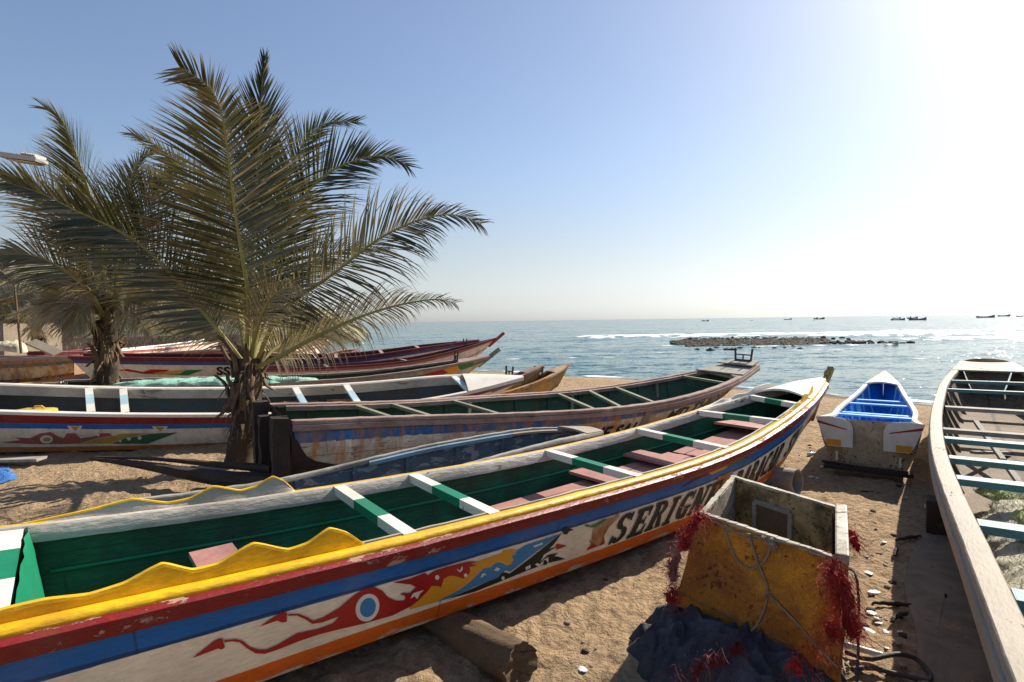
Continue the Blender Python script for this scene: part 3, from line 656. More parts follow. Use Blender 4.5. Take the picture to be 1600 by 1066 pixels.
B.decal([z2([(0, 745), (60, 700), (120, 640), (150, 600), (195, 600), (215, 612), (235, 550), (270, 530), (310, 530), (370, 550), (400, 530), (418, 500), (412, 470), (470, 432), (560, 400), (640, 375), (645, 355), (700, 345), (752, 352), (702, 365), (748, 377), (705, 392), (720, 420), (700, 450), (670, 460), (640, 440), (600, 437), (560, 470), (510, 480), (480, 510), (420, 570), (340, 630), (180, 712), (0, 765)])], M['pyel'], 'painted_yellow_flame', .005, label='yellow flame painted on the white band')
B.decal([z2([(180, 715), (340, 630), (420, 570), (480, 510), (510, 480), (560, 470), (600, 437), (640, 440), (670, 460), (700, 450), (720, 420), (705, 392), (750, 352), (800, 320), (1040, 240), (850, 385), (700, 500), (660, 495), (620, 540), (450, 605), (260, 690)])], M['pblue'], 'painted_blue_wave', .005)
B.decal([z2([(260, 692), (450, 612), (610, 543), (640, 508), (665, 508), (690, 517), (705, 507), (860, 390), (1060, 228), (1000, 312), (965, 345), (1020, 330), (985, 350), (930, 385), (900, 440), (960, 385), (1030, 372), (1000, 395), (1035, 400), (1080, 414), (960, 442), (800, 500), (450, 642)]), z2(circ(1080, 218, 22, 27)), z2([(1095, 200), (1138, 211), (1095, 228)])], M['black'], 'painted_black_wave', .005)
B.decal(flames, M['pred'], 'painted_red_dragon', .0065, label='red curling dragon shape painted on the white band')
B.decal([z1(circ(1150, 457, 66, 76, 26, -12)), z2(circ(188, 540, 15, 17)), z2(circ(385, 525, 12, 13)), z2(circ(645, 545, 11, 13)), z2([(855, 322), (920, 297), (920, 312), (858, 333)]), z2([(800, 470), (833, 452), (838, 474), (803, 490)]),
         z2([(0, 690), (20, 650), (50, 640), (95, 628), (70, 650), (50, 690), (30, 670)]), z2([(320, 480), (345, 492), (362, 460), (365, 485), (352, 502), (338, 500)]), z2([(488, 540), (500, 515), (520, 512), (530, 530), (515, 522), (500, 540)]), z2([(583, 492), (600, 470), (625, 480), (610, 496)]),
         z2([(865, 450), (885, 440), (900, 450), (930, 415), (960, 400), (960, 435), (925, 445), (890, 468)])], M['pwhite'], 'painted_white_marks', .008)
B.decal([z1(circ(1152, 456, 44, 53, 24, -8))], M['pblue'], 'painted_blue_disc', .0095, label='blue disc in a white ring painted as an eye')
B.decal([z2(circ(937, 437, 14, 18))], M['black'], 'painted_black_dot', .0095)
B.decal([z3([(180, 690), (250, 650), (300, 640), (340, 600), (330, 640), (270, 700), (245, 745), (225, 785), (205, 808), (182, 795), (165, 780)]), z3([(920, 400), (1005, 365), (1015, 400), (990, 440), (930, 500), (900, 490)])], M['rust'], 'rust_stain', .0055)
B.decal([z3([(120, 688), (135, 680), (160, 690), (200, 672), (250, 645), (245, 660), (205, 690), (165, 700), (135, 695)])], M['pgreen'], 'painted_green_leaf', .0085)
B.decal([z3([(690, 472), (868, 350), (862, 388), (780, 425)])], M['dark_red'], 'painted_red_wedge', .005)
B.decal([z3([(868, 345), (972, 303), (975, 345), (880, 388), (866, 378)])], M['pyel'], 'painted_yellow_block', .005)
B.decal([z3([(977, 303), (1110, 288), (1050, 312), (977, 345)])], M['pgreen'], 'painted_green_block', .005)
ua, va = B.inv(952, 848); ub, vb = B.inv(1122, 768); B.slab_text('SERIGNE', ua, ub, .405, .795, M['black'])
uc, vc = B.inv(1150, 744); ud, vd = B.inv(1222, 703); B.slab_text('BABACAR', uc, ud, .405, .79, M['black'])
ue, ve = B.inv(1231, 697); uf, vf = B.inv(1248, 676); B.slab_text('SY', ue, uf, .42, .78, M['black'])
# ---- small boat with the bright blue inside
q = [5.31, 8.467, .616, 5.278, 0, .669, .60, .602, .43, .27, .025, .837, .729, .804, .979, 1.142]
B = Boat(q, [.1, .06, .06, .14, .3, .6], [.72, .72, .7, .5, .1], 'small boat with bright blue inside and a mouldy white stern facing the camera', BIG, c1=.92, c0=.03)
B.hull(M['blue_side'], M['blue_in'], mtransom=M['mould'])
B.rails(M['white'], w=.07, d=.05, s1=.97)
for t in (.07, .17, .3, .42, .55, .67): B.thwart(t, t, M['light_blue'], .12, .03, -.12 if t in (.17, .42, .67) else -.06, name='thwart')
B.plank(.08, .2, .52, M['light_blue'], 'seat', .03, .8)
B.ribs(M['light_blue'], 9, .06, .85, .05, .03)
B.deck(.84, 1, M['white'], arch=.05, dz=.012)
# transom wings: white shoulders with a red flash, either side of the notch
g0, g1 = B.gun(0, -1), B.gun(0, 1)
def tp(k, z, o=-.02): p = g0.lerp(g1, k); return Vector((o+(.837-z)*.12*0, p.y, z))
for nm, sgn in (('l', 0), ('r', 1)):
    b = MB(); f = (lambda k: k) if sgn == 0 else (lambda k: 1-k)
    P = [(f(-.01), .84), (f(.12), .86), (f(.26), .84), (f(.33), .78), (f(.35), .70), (f(.35), .42), (f(.12), .42), (f(.08), .5)]
    n = len(P)
    for o in (-.055, -.005):
        for k, z in P: b.vert(tp(k, z, o))
    b.face(range(n)); b.face([2*n-1-i for i in range(n)])
    for i in range(n): b.face([i, (i+1) % n, n+(i+1) % n, n+i])
    w_ = b.build('transom_board', M['white'], B.root, bevel=.006)
    b = MB(); P = [(f(.0), .76), (f(.3), .675), (f(.3), .69), (f(.0), .8)]
    for k, z in P: b.vert(tp(k, z, -.06))
    b.face(range(4)); b.build('red_flash', M['pred'], w_)
    b = MB(); P = [(f(.1), .425), (f(.24), .425), (f(.24), .52), (f(.09), .52)]
    for k, z in P: b.vert(tp(k, z, -.0605))
    b.face(range(4)); b.build('orange_block', M['pyel'], w_)
b = MB(); b.beam(tp(.08, .12, -.12), tp(.92, .12, -.12), .2, .05); b.beam(tp(.05, .17, -.08), tp(.4, .14, -.1), .06, .03); b.build('stern_step', M['dark_wood'], B.root)
b = MB()
for k in (.2, .8): b.beam(tp(k, .2, -.06), tp(k, .34, -.06), .03, .03, (1, 0, 0))
b.build('iron_staple', M['pvc'], B.root)
# ---- weathered boat on the right edge
q = [2.024, .792, .625, 14.861, 0, .809, .916, 1.072, .981, .8, .469, .992, .928, .957, 1.067, 1.326]
B = Boat(q, [.2, .12, .12, .2, .35, .6], [.7, .7, .7, .6, .5], 'weathered grey white boat at the right edge with teal crossbars and nets inside', BIG, c0=.01, c1=.97)
RB = B
B.hull(M['right_side'], M['brown_in'])
B.rails(M['rail_grey'], w=.12, d=.07, out=.02, jit=.012)
for side in (1, -1): B.sweep(side, [(.0, -.09), (.03, -.1), (.03, -.2), (.0, -.21)], M['rail_grey'], 'rub_rail', jit=.006)
for px, m in ((1489, 'teal'), (1481.6, 'teal'), (1493, 'grey_wood'), (1487, 'grey_wood'), (1472, 'teal'), (1470, 'teal'), (1480, 'teal')): pass
def s_rb(px, py):       # station whose left gunwale sits nearest the pixel
    S = np.linspace(0, 1, 801); P = proj([tuple(B.w(B.gun(float(x), -1))) for x in S]); return float(S[np.argmin(((P-np.array([px, py]))**2).sum(1))])
for py, m, dz, w in ((590, 'teal', -.03, .12), (606, 'teal', -.05, .12), (625, 'grey_wood', -.16, .2), (655, 'grey_wood', -.16, .16), (678, 'teal', -.05, .16), (706, 'teal', -.05, .16), (738, 'teal', -.05, .16), (810, 'teal', -.05, .16), (900, 'teal', -.05, .16)):
    t_ = s_rb(1470, py) if py < 760 else s_rb(1500+(py-830)*.9, py); B.thwart(t_, t_+.004, M[m], w, .06, dz, inset=.13)
B.ribs(M['brown_in'], 16, .08, .93, .07, .05)
B.deck(.94, 1, M['rail_grey'], 'stern_deck', arch=.0, dz=.012)
b = MB(); l, r_ = B.gun(1, -1), B.gun(1, 1); rows = []
for k in range(13):
    p = l.lerp(r_, .06+.88*k/12)+Vector((.02, 0, 0)); hh_ = .01+.07*math.sin(math.pi*k/12)**.6; rows.append([p, p+Vector((0, 0, hh_)), p+Vector((.04, 0, hh_)), p+Vector((.04, 0, -.1)), p-Vector((0, 0, .1))])
b.grid(rows, close=True); b.face(range(5)); b.face(list(range(60, 65))[::-1]); b.build('end_board', M['rust'], B.root, smooth=30)
b = MB(); l, r_ = B.chine(1, -1), B.chine(1, 1); g_, h_ = B.gun(1, -1), B.gun(1, 1); b.grid([[g_, h_], [l, r_]]); b.build('end_planking', M['right_side'], B.root)
b = MB(); b.beam((6.5, .1, .2), (9.4, .5, .75), .06, .05); b.beam((5.6, .55, .35), (7.2, .3, .22), .06, .05); b.beam((8.2, .6, .5), (9.5, .1, .3), .07, .04); b.build('loose_plank', M['grey_wood'], B.root)
zc0 = lambda pts: [(400+x/2.963, 480+y/2.963) for x, y in pts]
# ---- weathered boat with lettering, behind the painted one
q = [-3.349, 8.126, 1.0, 10.792, .028, .818, .80, 1.10, 1.018, .713, .33, 1.15, .95, .87, 1.082, 1.28]
B = Boat(q, [.12, .08, .08, .2, .5, .85], [.75, .72, .7, .5, .2], 'weathered boat with green inside and rusty blue and white side behind the painted boat', BIG, c1=.96)
B.hull(M['old_side'], M['old_green'], mtransom=M['dark_wood'])
B.rails(M['old_rail'], w=.12, d=.05, out=.015, jit=.01)
for side in (1, -1): B.sweep(side, [(.0, -.055), (.03, -.06), (.03, -.13), (.0, -.14)], M['old_rail'], 'rub_rail', jit=.006)
for side in (1, -1): B.sweep(side, [(-.125, -.02), (-.17, -.03), (-.17, -.1), (-.125, -.1)], M['old_rail'], 'inner_rail', .02, .95, jit=.006)
for a, c in ((552, 621), (609, 683), (702, 791), (866, 940), (915, 980), (955, 1032), (1060, 1142), (1096, 1159)):
    B.thwart(B.s_at(a, -1), B.s_at(c, 1), M['old_thwart'], .07, .05, -.05, inset=.12)
for a in (702, 866, 1000):
    t_ = B.s_at(a, -1)+.02; g = B.gun(t_, -1); b = MB(); b.beam((g.x, g.y-.35, .25), (g.x+.15, g.y-.14, g.z-.1), .05, .06, (1, 0, 0)); b.build('knee', M['old_thwart'], B.root)
B.ribs(M['old_green'], 12, .05, .9)
B.deck(.9, .985, M['grey_wood'], arch=.0, dz=.03); B.deck(.955, .998, M['grey_wood'], 'bow_step', arch=0, dz=.1)
bracket(B, .985, M['steel'], .42, .3, .1)
for px_, w_ in ((1018, .3),):
    t_ = B.s_at(px_, 1); P = [B.surf(1, t_, v, .012) for v in np.linspace(.03, .95, 6)]; b = MB()
    for a, c in zip(P, P[1:]): b.beam(a, c, .16, .03, (0, 1, 0))
    b.build('patch_board', M['grey_wood'], B.root)
ua, _ = B.inv(1036, 660); ub, _ = B.inv(1130, 640); B.text('MD THIOUB', ua, ub, .3, .62, M['black'], bold=.04)
uc, _ = B.inv(925, 668); ud, _ = B.inv(1008, 662); B.text('NE SALL', uc, ud, .42, .78, M['black'], bold=.04)
B.decal([zc0([(165, 600), (195, 620), (212, 655), (235, 690), (275, 712), (330, 722), (420, 735), (430, 790), (165, 800)])], M['dark_wood'], 'bare_rotten_patch', .007)
for y in (.78, .25, -.74):
    b = MB(); x = -.14; rows = []
    for i in range(15):
        z = -.05+(1.25 if y != .25 else 1.12)*i/14; rows.append([(x+.1*cx_*(1+.35*noise.noise(Vector((z*4, cx_*3+y*5, cy_)))), y+.085*cy_*(1+.4*noise.noise(Vector((z*4, cx_+9, cy_*3+y*5)))), z+(.03*noise.noise(Vector((cx_*3, cy_*3, y))) if i == 14 else 0)) for cx_, cy_ in ((-1, -1), (0, -1.1), (1, -1), (1.1, 0), (1, 1), (0, 1.1), (-1, 1), (-1.1, 0))])
    b.grid(rows, close=True); b.face(range(14*8, 15*8)); b.build('stern_post', M['dark_wood'], B.root, smooth=30)
b = MB(); b.beam((-.2, .9, .14), (-.2, -.8, .14), .18, .2); b.beam((-.1, .9, .7), (-.1, -.8, .7), .06, .3); b.build('stern_beam', M['dark_wood'], B.root)
# ---- little grey dinghy squeezed between
q = [-3.706, 5.165, .979, 5.904, 0, .47, .5, .66, .56, .42, .217, .671, .62, .77, .809, .765]
B = Boat(q, [.1, .08, .08, .12, .2, .35], [.7, .7, .7, .6, .5], 'narrow grey dinghy with worn blue inside, between the painted boat and the rusty one', BIG, c1=.96)
B.hull(M['grey_wood'], M['dinghy_in']); B.rails(M['grey_wood'], w=.07, d=.05, jit=.008)
M['worn_blue'] = paint('worn_blue', (.2, .32, .4), .6, .3, (.4, .37, .32), .4, bump=.6)
B.sweep(-1, [(-.08, -.02), (-.115, -.03), (-.115, -.075), (-.08, -.075)], M['worn_blue'], 'inner_rail', .45, .8); B.ribs(M['dinghy_in'], 8); B.deck(.93, 1, M['rail_grey'], arch=.02, dz=.015)
B.sweep(-1, [(-.08, -.02), (-.12, -.03), (-.12, -.06), (-.08, -.06)], M['rail_grey'], 'inner_rail', .8, .93)
# ---- white railed boat
q = [-10.508, 10.931, 1.372, 10.911, .213, .768, .772, .82, .859, .621, .068, 1.167, .932, .868, 1.063, 1.153]
B = Boat(q, [.25, .15, .12, .2, .4, .75], [.75, .72, .7, .5, .2], 'boat with clean white rails and faded flame painting behind the tall palm trunk', BIG, c1=.95)
B.hull(M['white_side'], M['blue_grey_in'])
B.rails(M['white'], w=.1, d=.05, out=.015)
for side in (1, -1): B.sweep(side, [(-.09, -.0), (-.13, -.01), (-.15, -.2), (-.11, -.2)], M['rail_white'] if side == -1 else M['white'], 'inner_rail', .02, .93)
for a, c in ((143, 136), (196, 191), (462, 480), (541, 563), (708, 735)):
    B.thwart(B.s_at(a, -1), B.s_at(c, 1), [M['white'], M['pale_blue'], M['white']], .13, .05, -.02, (0, .3, .7, 1), .12)
B.deck(.88, 1, M['white'], arch=.05, dz=.02)
zz = lambda pts: [(x/3.807, 480+y/3.807) for x, y in pts]
M['fade_red'] = paint('fade_red', (.36, .1, .08), .5, .2, (.5, .45, .36), .3, bump=.2); M['fade_yel'] = paint('fade_yel', (.5, .3, .06), .5, .2, (.5, .45, .36), .3, bump=.2); M['fade_green'] = paint('fade_green', (.04, .14, .07), .5, .2, (.5, .45, .36), .3, bump=.2)
B.decal([zz([(0, 806), (120, 790), (90, 775), (180, 778), (240, 750), (300, 742), (350, 770), (380, 778), (400, 750), (450, 750), (480, 780), (560, 768), (600, 750), (650, 748), (670, 765), (600, 775), (540, 790), (470, 812), (240, 815)])], M['fade_red'], 'painted_red_flame')
B.decal([zz([(475, 812), (545, 792), (605, 777), (675, 767), (720, 752), (890, 750), (800, 768), (740, 778), (660, 810)])], M['fade_yel'], 'painted_yellow_flame')
B.decal([zz([(662, 812), (745, 780), (805, 770), (895, 752), (1060, 745), (950, 785), (880, 812)])], M['fade_green'], 'painted_green_flame')
B.decal([zz(circ(278, 785, 38, 24)), zz(circ(768, 782, 12, 10)), zz(circ(832, 777, 12, 10)), zz(circ(585, 760, 8, 7)), zz(circ(716, 796, 8, 7)), zz([(400, 705), (492, 705), (470, 740), (425, 738)]), zz([(905, 708), (1000, 708), (975, 740), (930, 738)])], M['pwhite'], 'painted_white_marks', .009)
B.decal([zz([(418, 708), (475, 708), (450, 735)]), zz([(925, 711), (982, 711), (955, 738)]), zz(circ(280, 785, 24, 13))], M['fade_yel'], 'painted_yellow_marks', .012)
WB = B
# ---- grey boat carrying nets
q = [-10.583, 13.152, 1.252, 10.504, .031, .6, .75, .807, .636, .46, .137, 1.102, 1.033, 1.028, 1.246, 1.41]
B = Boat(q, [.25, .15, .12, .25, .5, .9], [.75, .72, .7, .5, .2], 'grey railed boat with mint green nets lying in it, beyond the white railed boat', BIG, c1=.93)
NB = B
B.hull(M['net_side'], M['old_green']); B.rails(M['old_rail'], w=.12, d=.05, out=.015, jit=.01)
B.deck(.9, 1, M['old_rail'], arch=.02, dz=.01)
b = MB(); g = B.gun(.97, 1); b.beam(g+Vector((-.1, g.y*-1, -.25)), g+Vector((.55, -g.y, .22)), .1, .12, (0, 1, 0)); b.build('stem_post', M['grey_wood'], B.root)
bracket(B, .9, M['steel'], .35, .28, .03)
z9 = lambda pts: [(400+x/2.963, 480+y/2.963) for x, y in pts]
B.decal([z9([(780, 310), (860, 290), (890, 300), (860, 320), (790, 325)])], M['pred'], 'painted_red_patch'); B.decal([z9([(870, 290), (930, 270), (945, 290), (900, 312)])], M['pyel'], 'painted_yellow_patch'); B.decal([z9([(935, 268), (1010, 250), (1000, 275), (950, 292)])], M['pgreen'], 'painted_green_patch')
def lump(name, pts, w, h, mat, z=None, parent=None, label=None, cat=None, group=None, seed=0, n=60, kind=None, rough=.35, fuzz=0):
    # ridge of heaped net along a path
    P = [Vector(p) for p in pts]; b = MB(); rows = []; m = 12
    cum = [0]
    for a, c in zip(P, P[1:]): cum.append(cum[-1]+(c-a).length)
    for i in range(n+1):
        d = cum[-1]*i/n; k = max(j for j in range(len(cum)) if cum[j] <= d+1e-9); k = min(k, len(P)-2)
        p = P[k].lerp(P[k+1], (d-cum[k])/(cum[k+1]-cum[k])); tdir = (P[k+1]-P[k]).normalized(); sd = tdir.cross(Vector((0, 0, 1))).normalized()
        e = math.sin(math.pi*min(1, max(0, i/n)))**.35; row = []
        for j in range(m+1):
            a = math.pi*j/m; r_ = 1+rough*fbm((p.x*3+seed, p.y*3, math.cos(a)*2), 4)+.4*rough*noise.noise(Vector((p.x*12, p.y*12, a*3+seed)))
            row.append(p+sd*(w*math.cos(a)*e*r_)+Vector((0, 0, h*math.sin(a)*e*r_)))
        rows.append(row)
    b.grid(rows, 0)
    if fuzz:
        rd = random.Random(seed+5)
        for _ in range(fuzz):
            r_ = rd.choice(rows); i_ = rd.randrange(len(r_)-1); p = Vector(r_[i_]).lerp(Vector(r_[i_+1]), rd.random()); d = Vector((rd.uniform(-1, 1), rd.uniform(-1, 1), rd.uniform(0, 1))).normalized()*rd.uniform(.02, .07)
            q_ = p+d; o_ = Vector((rd.uniform(-1, 1), rd.uniform(-1, 1), rd.uniform(-1, 1)))*.006; b.face([b.vert(p-o_*.5), b.vert(p+o_*.5), b.vert(q_)])
    o = b.build(name, mat, parent, smooth=1); return tag(o, label, cat, group, kind)
P = [NB.w(NB.gun(t, 1)+Vector((0, .3, -.02))) for t in np.linspace(.12, .55, 9)]
lump('fishing_net', P, .45, .14, M['net_green'], label='mint green fishing net heaped along the grey railed boat', cat='net', seed=3, fuzz=500)
# ---- dark red boat with lettering
q = [-14.654, 19.081, 1.265, 13.921, .046, .495, .716, .925, .771, .444, .102, 1.462, 1.312, 1.206, 1.518, 1.645]
B = Boat(q, [.55, .35, .3, .4, .7, 1.1], [.75, .72, .7, .5, .2], 'large dark red boat with white lettered side behind the two palms', BIG, c1=.95, c0=.05)
B.hull(M['red_side'], M['dark_red']); B.rails(M['dark_red'], w=.12, d=.07, out=.015)
B.deck(.93, 1, M['dark_red'], arch=.02, dz=.015)
for t_ in (.6, .72, .82): B.thwart(t_, t_, M['pink_rail'], .12, .06)
ua, _ = B.inv(452, 577); ub, _ = B.inv(618, 566); B.text('T BABACAR SY', ua, ub, .29, .62, M['black'], bold=.04)
uc, _ = B.inv(338, 583); ud, _ = B.inv(362, 583); B.text('SS', uc, ud, .3, .6, M['black'], bold=.04)
B.decal([zz([(680, 375), (760, 368), (850, 385), (900, 370), (1010, 372), (960, 400), (860, 398), (800, 388)])], M['pred'], 'painted_red_flame')
B.decal([zz([(870, 398), (960, 385), (1100, 372), (1060, 395), (980, 402)])], M['pyel'], 'painted_yellow_flame')
B.decal([zz([(985, 402), (1065, 396), (1105, 374), (1215, 372), (1120, 405)])], M['pgreen'], 'painted_green_flame')
zc = lambda pts: [(400+x/2.963, 480+y/2.963) for x, y in pts]
B.decal([zc([(760, 255), (830, 225), (850, 235), (900, 205), (960, 200), (930, 225), (860, 245)])], M['pred'], 'painted_red_wave')
# ---- further boats
def simple(q, zb, side, inner, rail, label, thw=(), deck=None, br=None, post=None, c1=.94):
    B = Boat(q, zb, [.75, .72, .7, .5, .2], label, BIG, c1=c1, c0=.03); B.hull(side, inner, n=40); B.rails(rail, w=.1, d=.06, out=.015, jit=.006)
    for t_ in thw: B.thwart(t_, t_, M['old_thwart'], .1, .05)
    if deck: B.deck(.9, 1, deck, arch=.03, dz=.012)
    if br: bracket(B, br, M['steel'], .34, .26)
    if post:
        b = MB(); g = B.gun(.99, 1); b.beam((g.x-.2, 0, g.z-.3), (g.x+.45, 0, g.z+.2), .09, .13, (0, 1, 0)); b.build('stem_post', post, B.root)
    return B
def qq(px, py, h, az_, L, b=.8, hh=(1.1, 1.0, 1.05, 1.25, 1.45), heel=0, back=True):
    p = at(px, py, hh[4]); u = Vector((math.sin(R(az_)), math.cos(R(az_)), 0)); o = p-u*L
    return [o.x, o.y, R(az_), L, R(heel), b*.65, b*.9, b, b*.8, b*.5, .05]+list(hh)
ZB = [.3, .2, .15, .25, .5, .9]
simple(qq(849, 571, 0, 62, 6.5, .5, (.7, .6, .7, 1.0, 1.2)), [.1, .08, .08, .15, .35, .6], M['yel_side'], M['brown_in'], M['old_rail'], 'brown and yellow boat whose bow pokes out behind the white railed boat', (.3, .5, .7), M['old_rail'], .84)
simple(qq(889, 568, 0, 58, 6.5, .55, (.7, .6, .65, .95, 1.2)), [.1, .08, .08, .15, .35, .6], M['yel_side'], M['brown_in'], M['rust'], 'ochre yellow boat with its bow furthest to the water', (.3, .5, .7), M['rust'], .84)
simple(qq(774, 528, 0, 66, 9, .7, (1.0, .95, 1.1, 1.5, 1.75)), [.4, .3, .25, .4, .8, 1.2], M['pale_side'], M['brown_in'], M['dark_red'], 'white and red boat with a raised bow beyond the dark red boat', (.3, .6), None, .86, M['pred'])
# rusty boat at left, its end showing left of the dark red boat
p0 = at(128, 556, 1.3)
q = [p0.x-10.5, p0.y-.9, R(85), 10.6, 0, .6, .8, .85, .8, .7, .55, 1.2, 1.2, 1.25, 1.3, 1.32]
B = Boat(q, [.3, .3, .3, .35, .45, .6], [.75, .72, .7, .6, .6], 'rust stained boat with pink rail at the left edge, before the leaning post', BIG, c1=.985); B.hull(M['rusty_side'], M['brown_in'], n=40); B.rails(M['pink_rail'], w=.16, d=.1, out=.02)
b = MB(); l, r_ = B.chine(1, -1), B.chine(1, 1); b.grid([[B.gun(1, -1), B.gun(1, 1)], [l, r_]]); b.build('end_planking', M['rusty_side'], B.root)
LB = B
def simple2(px0, py0, px1, py1, h, side, inner, rail, label, b=.8, hull_h=.9, deck=None, lean=0, swap=False):
    a, c = at(px0, py0, h), at(px1, py1, h); d = c-a; az_ = math.atan2(d.x, d.y); L = d.length
    q = [a.x, a.y, az_, L, R(lean), b*.5, b*.85, b, b*.8, b*.5, .06, h, h-.12, h-.1, h+.02, h]
    z = h-hull_h; B = Boat(q, [z+.1, z, z, z+.08, z+.3, z+.55], [.75, .72, .7, .5, .2], label, BIG, c1=.94, c0=.03); B.hull(side, inner, n=36); B.rails(rail, w=.12, d=.07, out=.015, jit=.005)
    if deck: B.deck(.9, 1, deck, arch=.02, dz=.012)
    return B
B = simple2(-120, 556, 392, 546, 1.3, M['pale_side'], M['brown_in'], M['pink_rail'], 'long boat with a dull pink rail directly behind the dark red boat', .8, .9)
B = simple2(150, 548, 352, 527, 1.3, M['pale_side'], M['brown_in'], M['white'], 'cream boat with a dark red stripe between the two palms', .9, 1.1, M['light_blue'])
B.text('MAME', 1.5+B.L*.15, B.L*.55, .75, .95, M['black'])
simple2(55, 549, 190, 538, 1.3, M['dark_red'], M['dark_wood'], M['dark_red'], 'low dark red boat behind the propped white board', .7, .8)
simple2(-60, 528, 122, 530, 1.3, M['teal'], M['dark_wood'], M['dark_wood'], 'dark teal boat farthest left in front of the rubble wall', .9, .9)
B = simple2(400, 552, 512, 528, 1.25, M['pale_side'], M['brown_in'], M['pink_rail'], 'faded pink boat seen between the palm trunk and the drooping frond', .9, 1.0)
simple2(430, 560, 560, 545, 1.2, M['net_side'], M['brown_in'], M['dark_red'], 'faded red railed boat just beyond the dark red boat, right of the palm trunk', .7, .8)
# ------------------------------------------------------------------ palms
def smooth_path(P, n):
    P = [Vector(p) for p in P]; out = []
    Q = [P[0]*2-P[1]]+P+[P[-1]*2-P[-2]]
    for i in range(n+1):
        t = (len(P)-1)*i/n; k = min(int(t), len(P)-2); u = t-k; a, b_, c, d = Q[k:k+4]
        out.append(.5*((2*b_)+(c-a)*u+(2*a-5*b_+4*c-d)*u*u+(3*b_-a-3*c+d)*u**3))
    return out
def frond(parent, path, lmax, nrm=(0, -1, .25), nleaf=85, droop=.35, dry=.1, seed=0, bare=.16, mat='leaf', asym=(1, 1), tipdry=.5, r0=.04, wl=.034, fold=.15, a0=62, a1=22, ragged=.1):
    rd = random.Random(seed); n = 50; nleaf = int(nleaf*1.3); P = smooth_path(path, n); b = MB(); nrm = Vector(nrm).normalized()
    cum = [0]
    for a, c in zip(P, P[1:]): cum.append(cum[-1]+(c-a).length)
    Lt = cum[-1]
    b.tube(P[::2]+[P[-1]], [max(.004, r0*(1-i/26)**1.1+.003) for i in range(len(P[::2])+1)], 6, m=1)
    for side in (-1, 1):
        for i in range(nleaf):
            u = bare+(1-bare)*(i+rd.uniform(-.2, .2))/nleaf; u = min(.998, max(bare*.9, u))
            if rd.random() < ragged*.4: continue
            d = u*Lt; k = min(n-1, int(np.searchsorted(cum, d)-1)); k = max(0, k); f = (d-cum[k])/(cum[k+1]-cum[k]); p = P[k].lerp(P[k+1], f)
            T = (P[min(n, k+2)]-P[max(0, k-1)]).normalized(); S = T.cross(nrm); S = S.normalized()*side
            x = (u-bare)/(1-bare); ln = lmax*asym[0 if side < 0 else 1]*(.45+.55*math.sin(math.pi*min(1, x*1.15+.12))**.8 if x < .8 else .45+.55*math.sin(math.pi*min(1, .8*1.15+.12))**.8-(x-.8)*.0)
            if x > .55: ln *= 1-.5*((x-.55)/.45)**1.5
            ln *= rd.uniform(.86, 1.06)
            if rd.random() < ragged: ln *= rd.uniform(.4, .8)
            ang = R(a0+(a1-a0)*x+rd.uniform(-6, 6))
            D = (T*math.cos(ang)+S*math.sin(ang)-nrm*(-fold+rd.uniform(-.06, .06))).normalized()
            wv = D.cross(nrm).cross(D).normalized()*.3+D.cross(nrm).normalized(); wv.normalize()
            dr = droop*(1+rd.uniform(-.5, .8)); w = .78*wl*rd.uniform(.7, 1.2)*(1 if x < .8 else .8)
            vr = min(1, max(0, dry+rd.uniform(-.15, .2)+(.5 if rd.random() < dry*.6 else 0)))
            kink = rd.random() < .3; pr = None; pos = p.copy(); dv = D.copy()
            for s_ in range(6):
                t_ = s_/5; ww = w*(.55, 1, 1, .75, .42, .04)[s_]; vv = min(1, vr+tipdry*max(0, t_-.62)*2)
                i0 = b.vert(pos-wv*ww/2, vv+.001); i1 = b.vert(pos+wv*ww/2, vv+.001)
                if pr: b.face([pr[0], pr[1], i1, i0], 0)
                pr = (i0, i1)
                dv = (dv+Vector((0, 0, -1))*dr*(.03+t_*t_*.75)*(3.0 if kink and s_ == 3 else 1)).normalized(); pos = pos+dv*ln/5
    o = b.build('frond', [M[mat], M['stalk']], parent, fix=False); return o
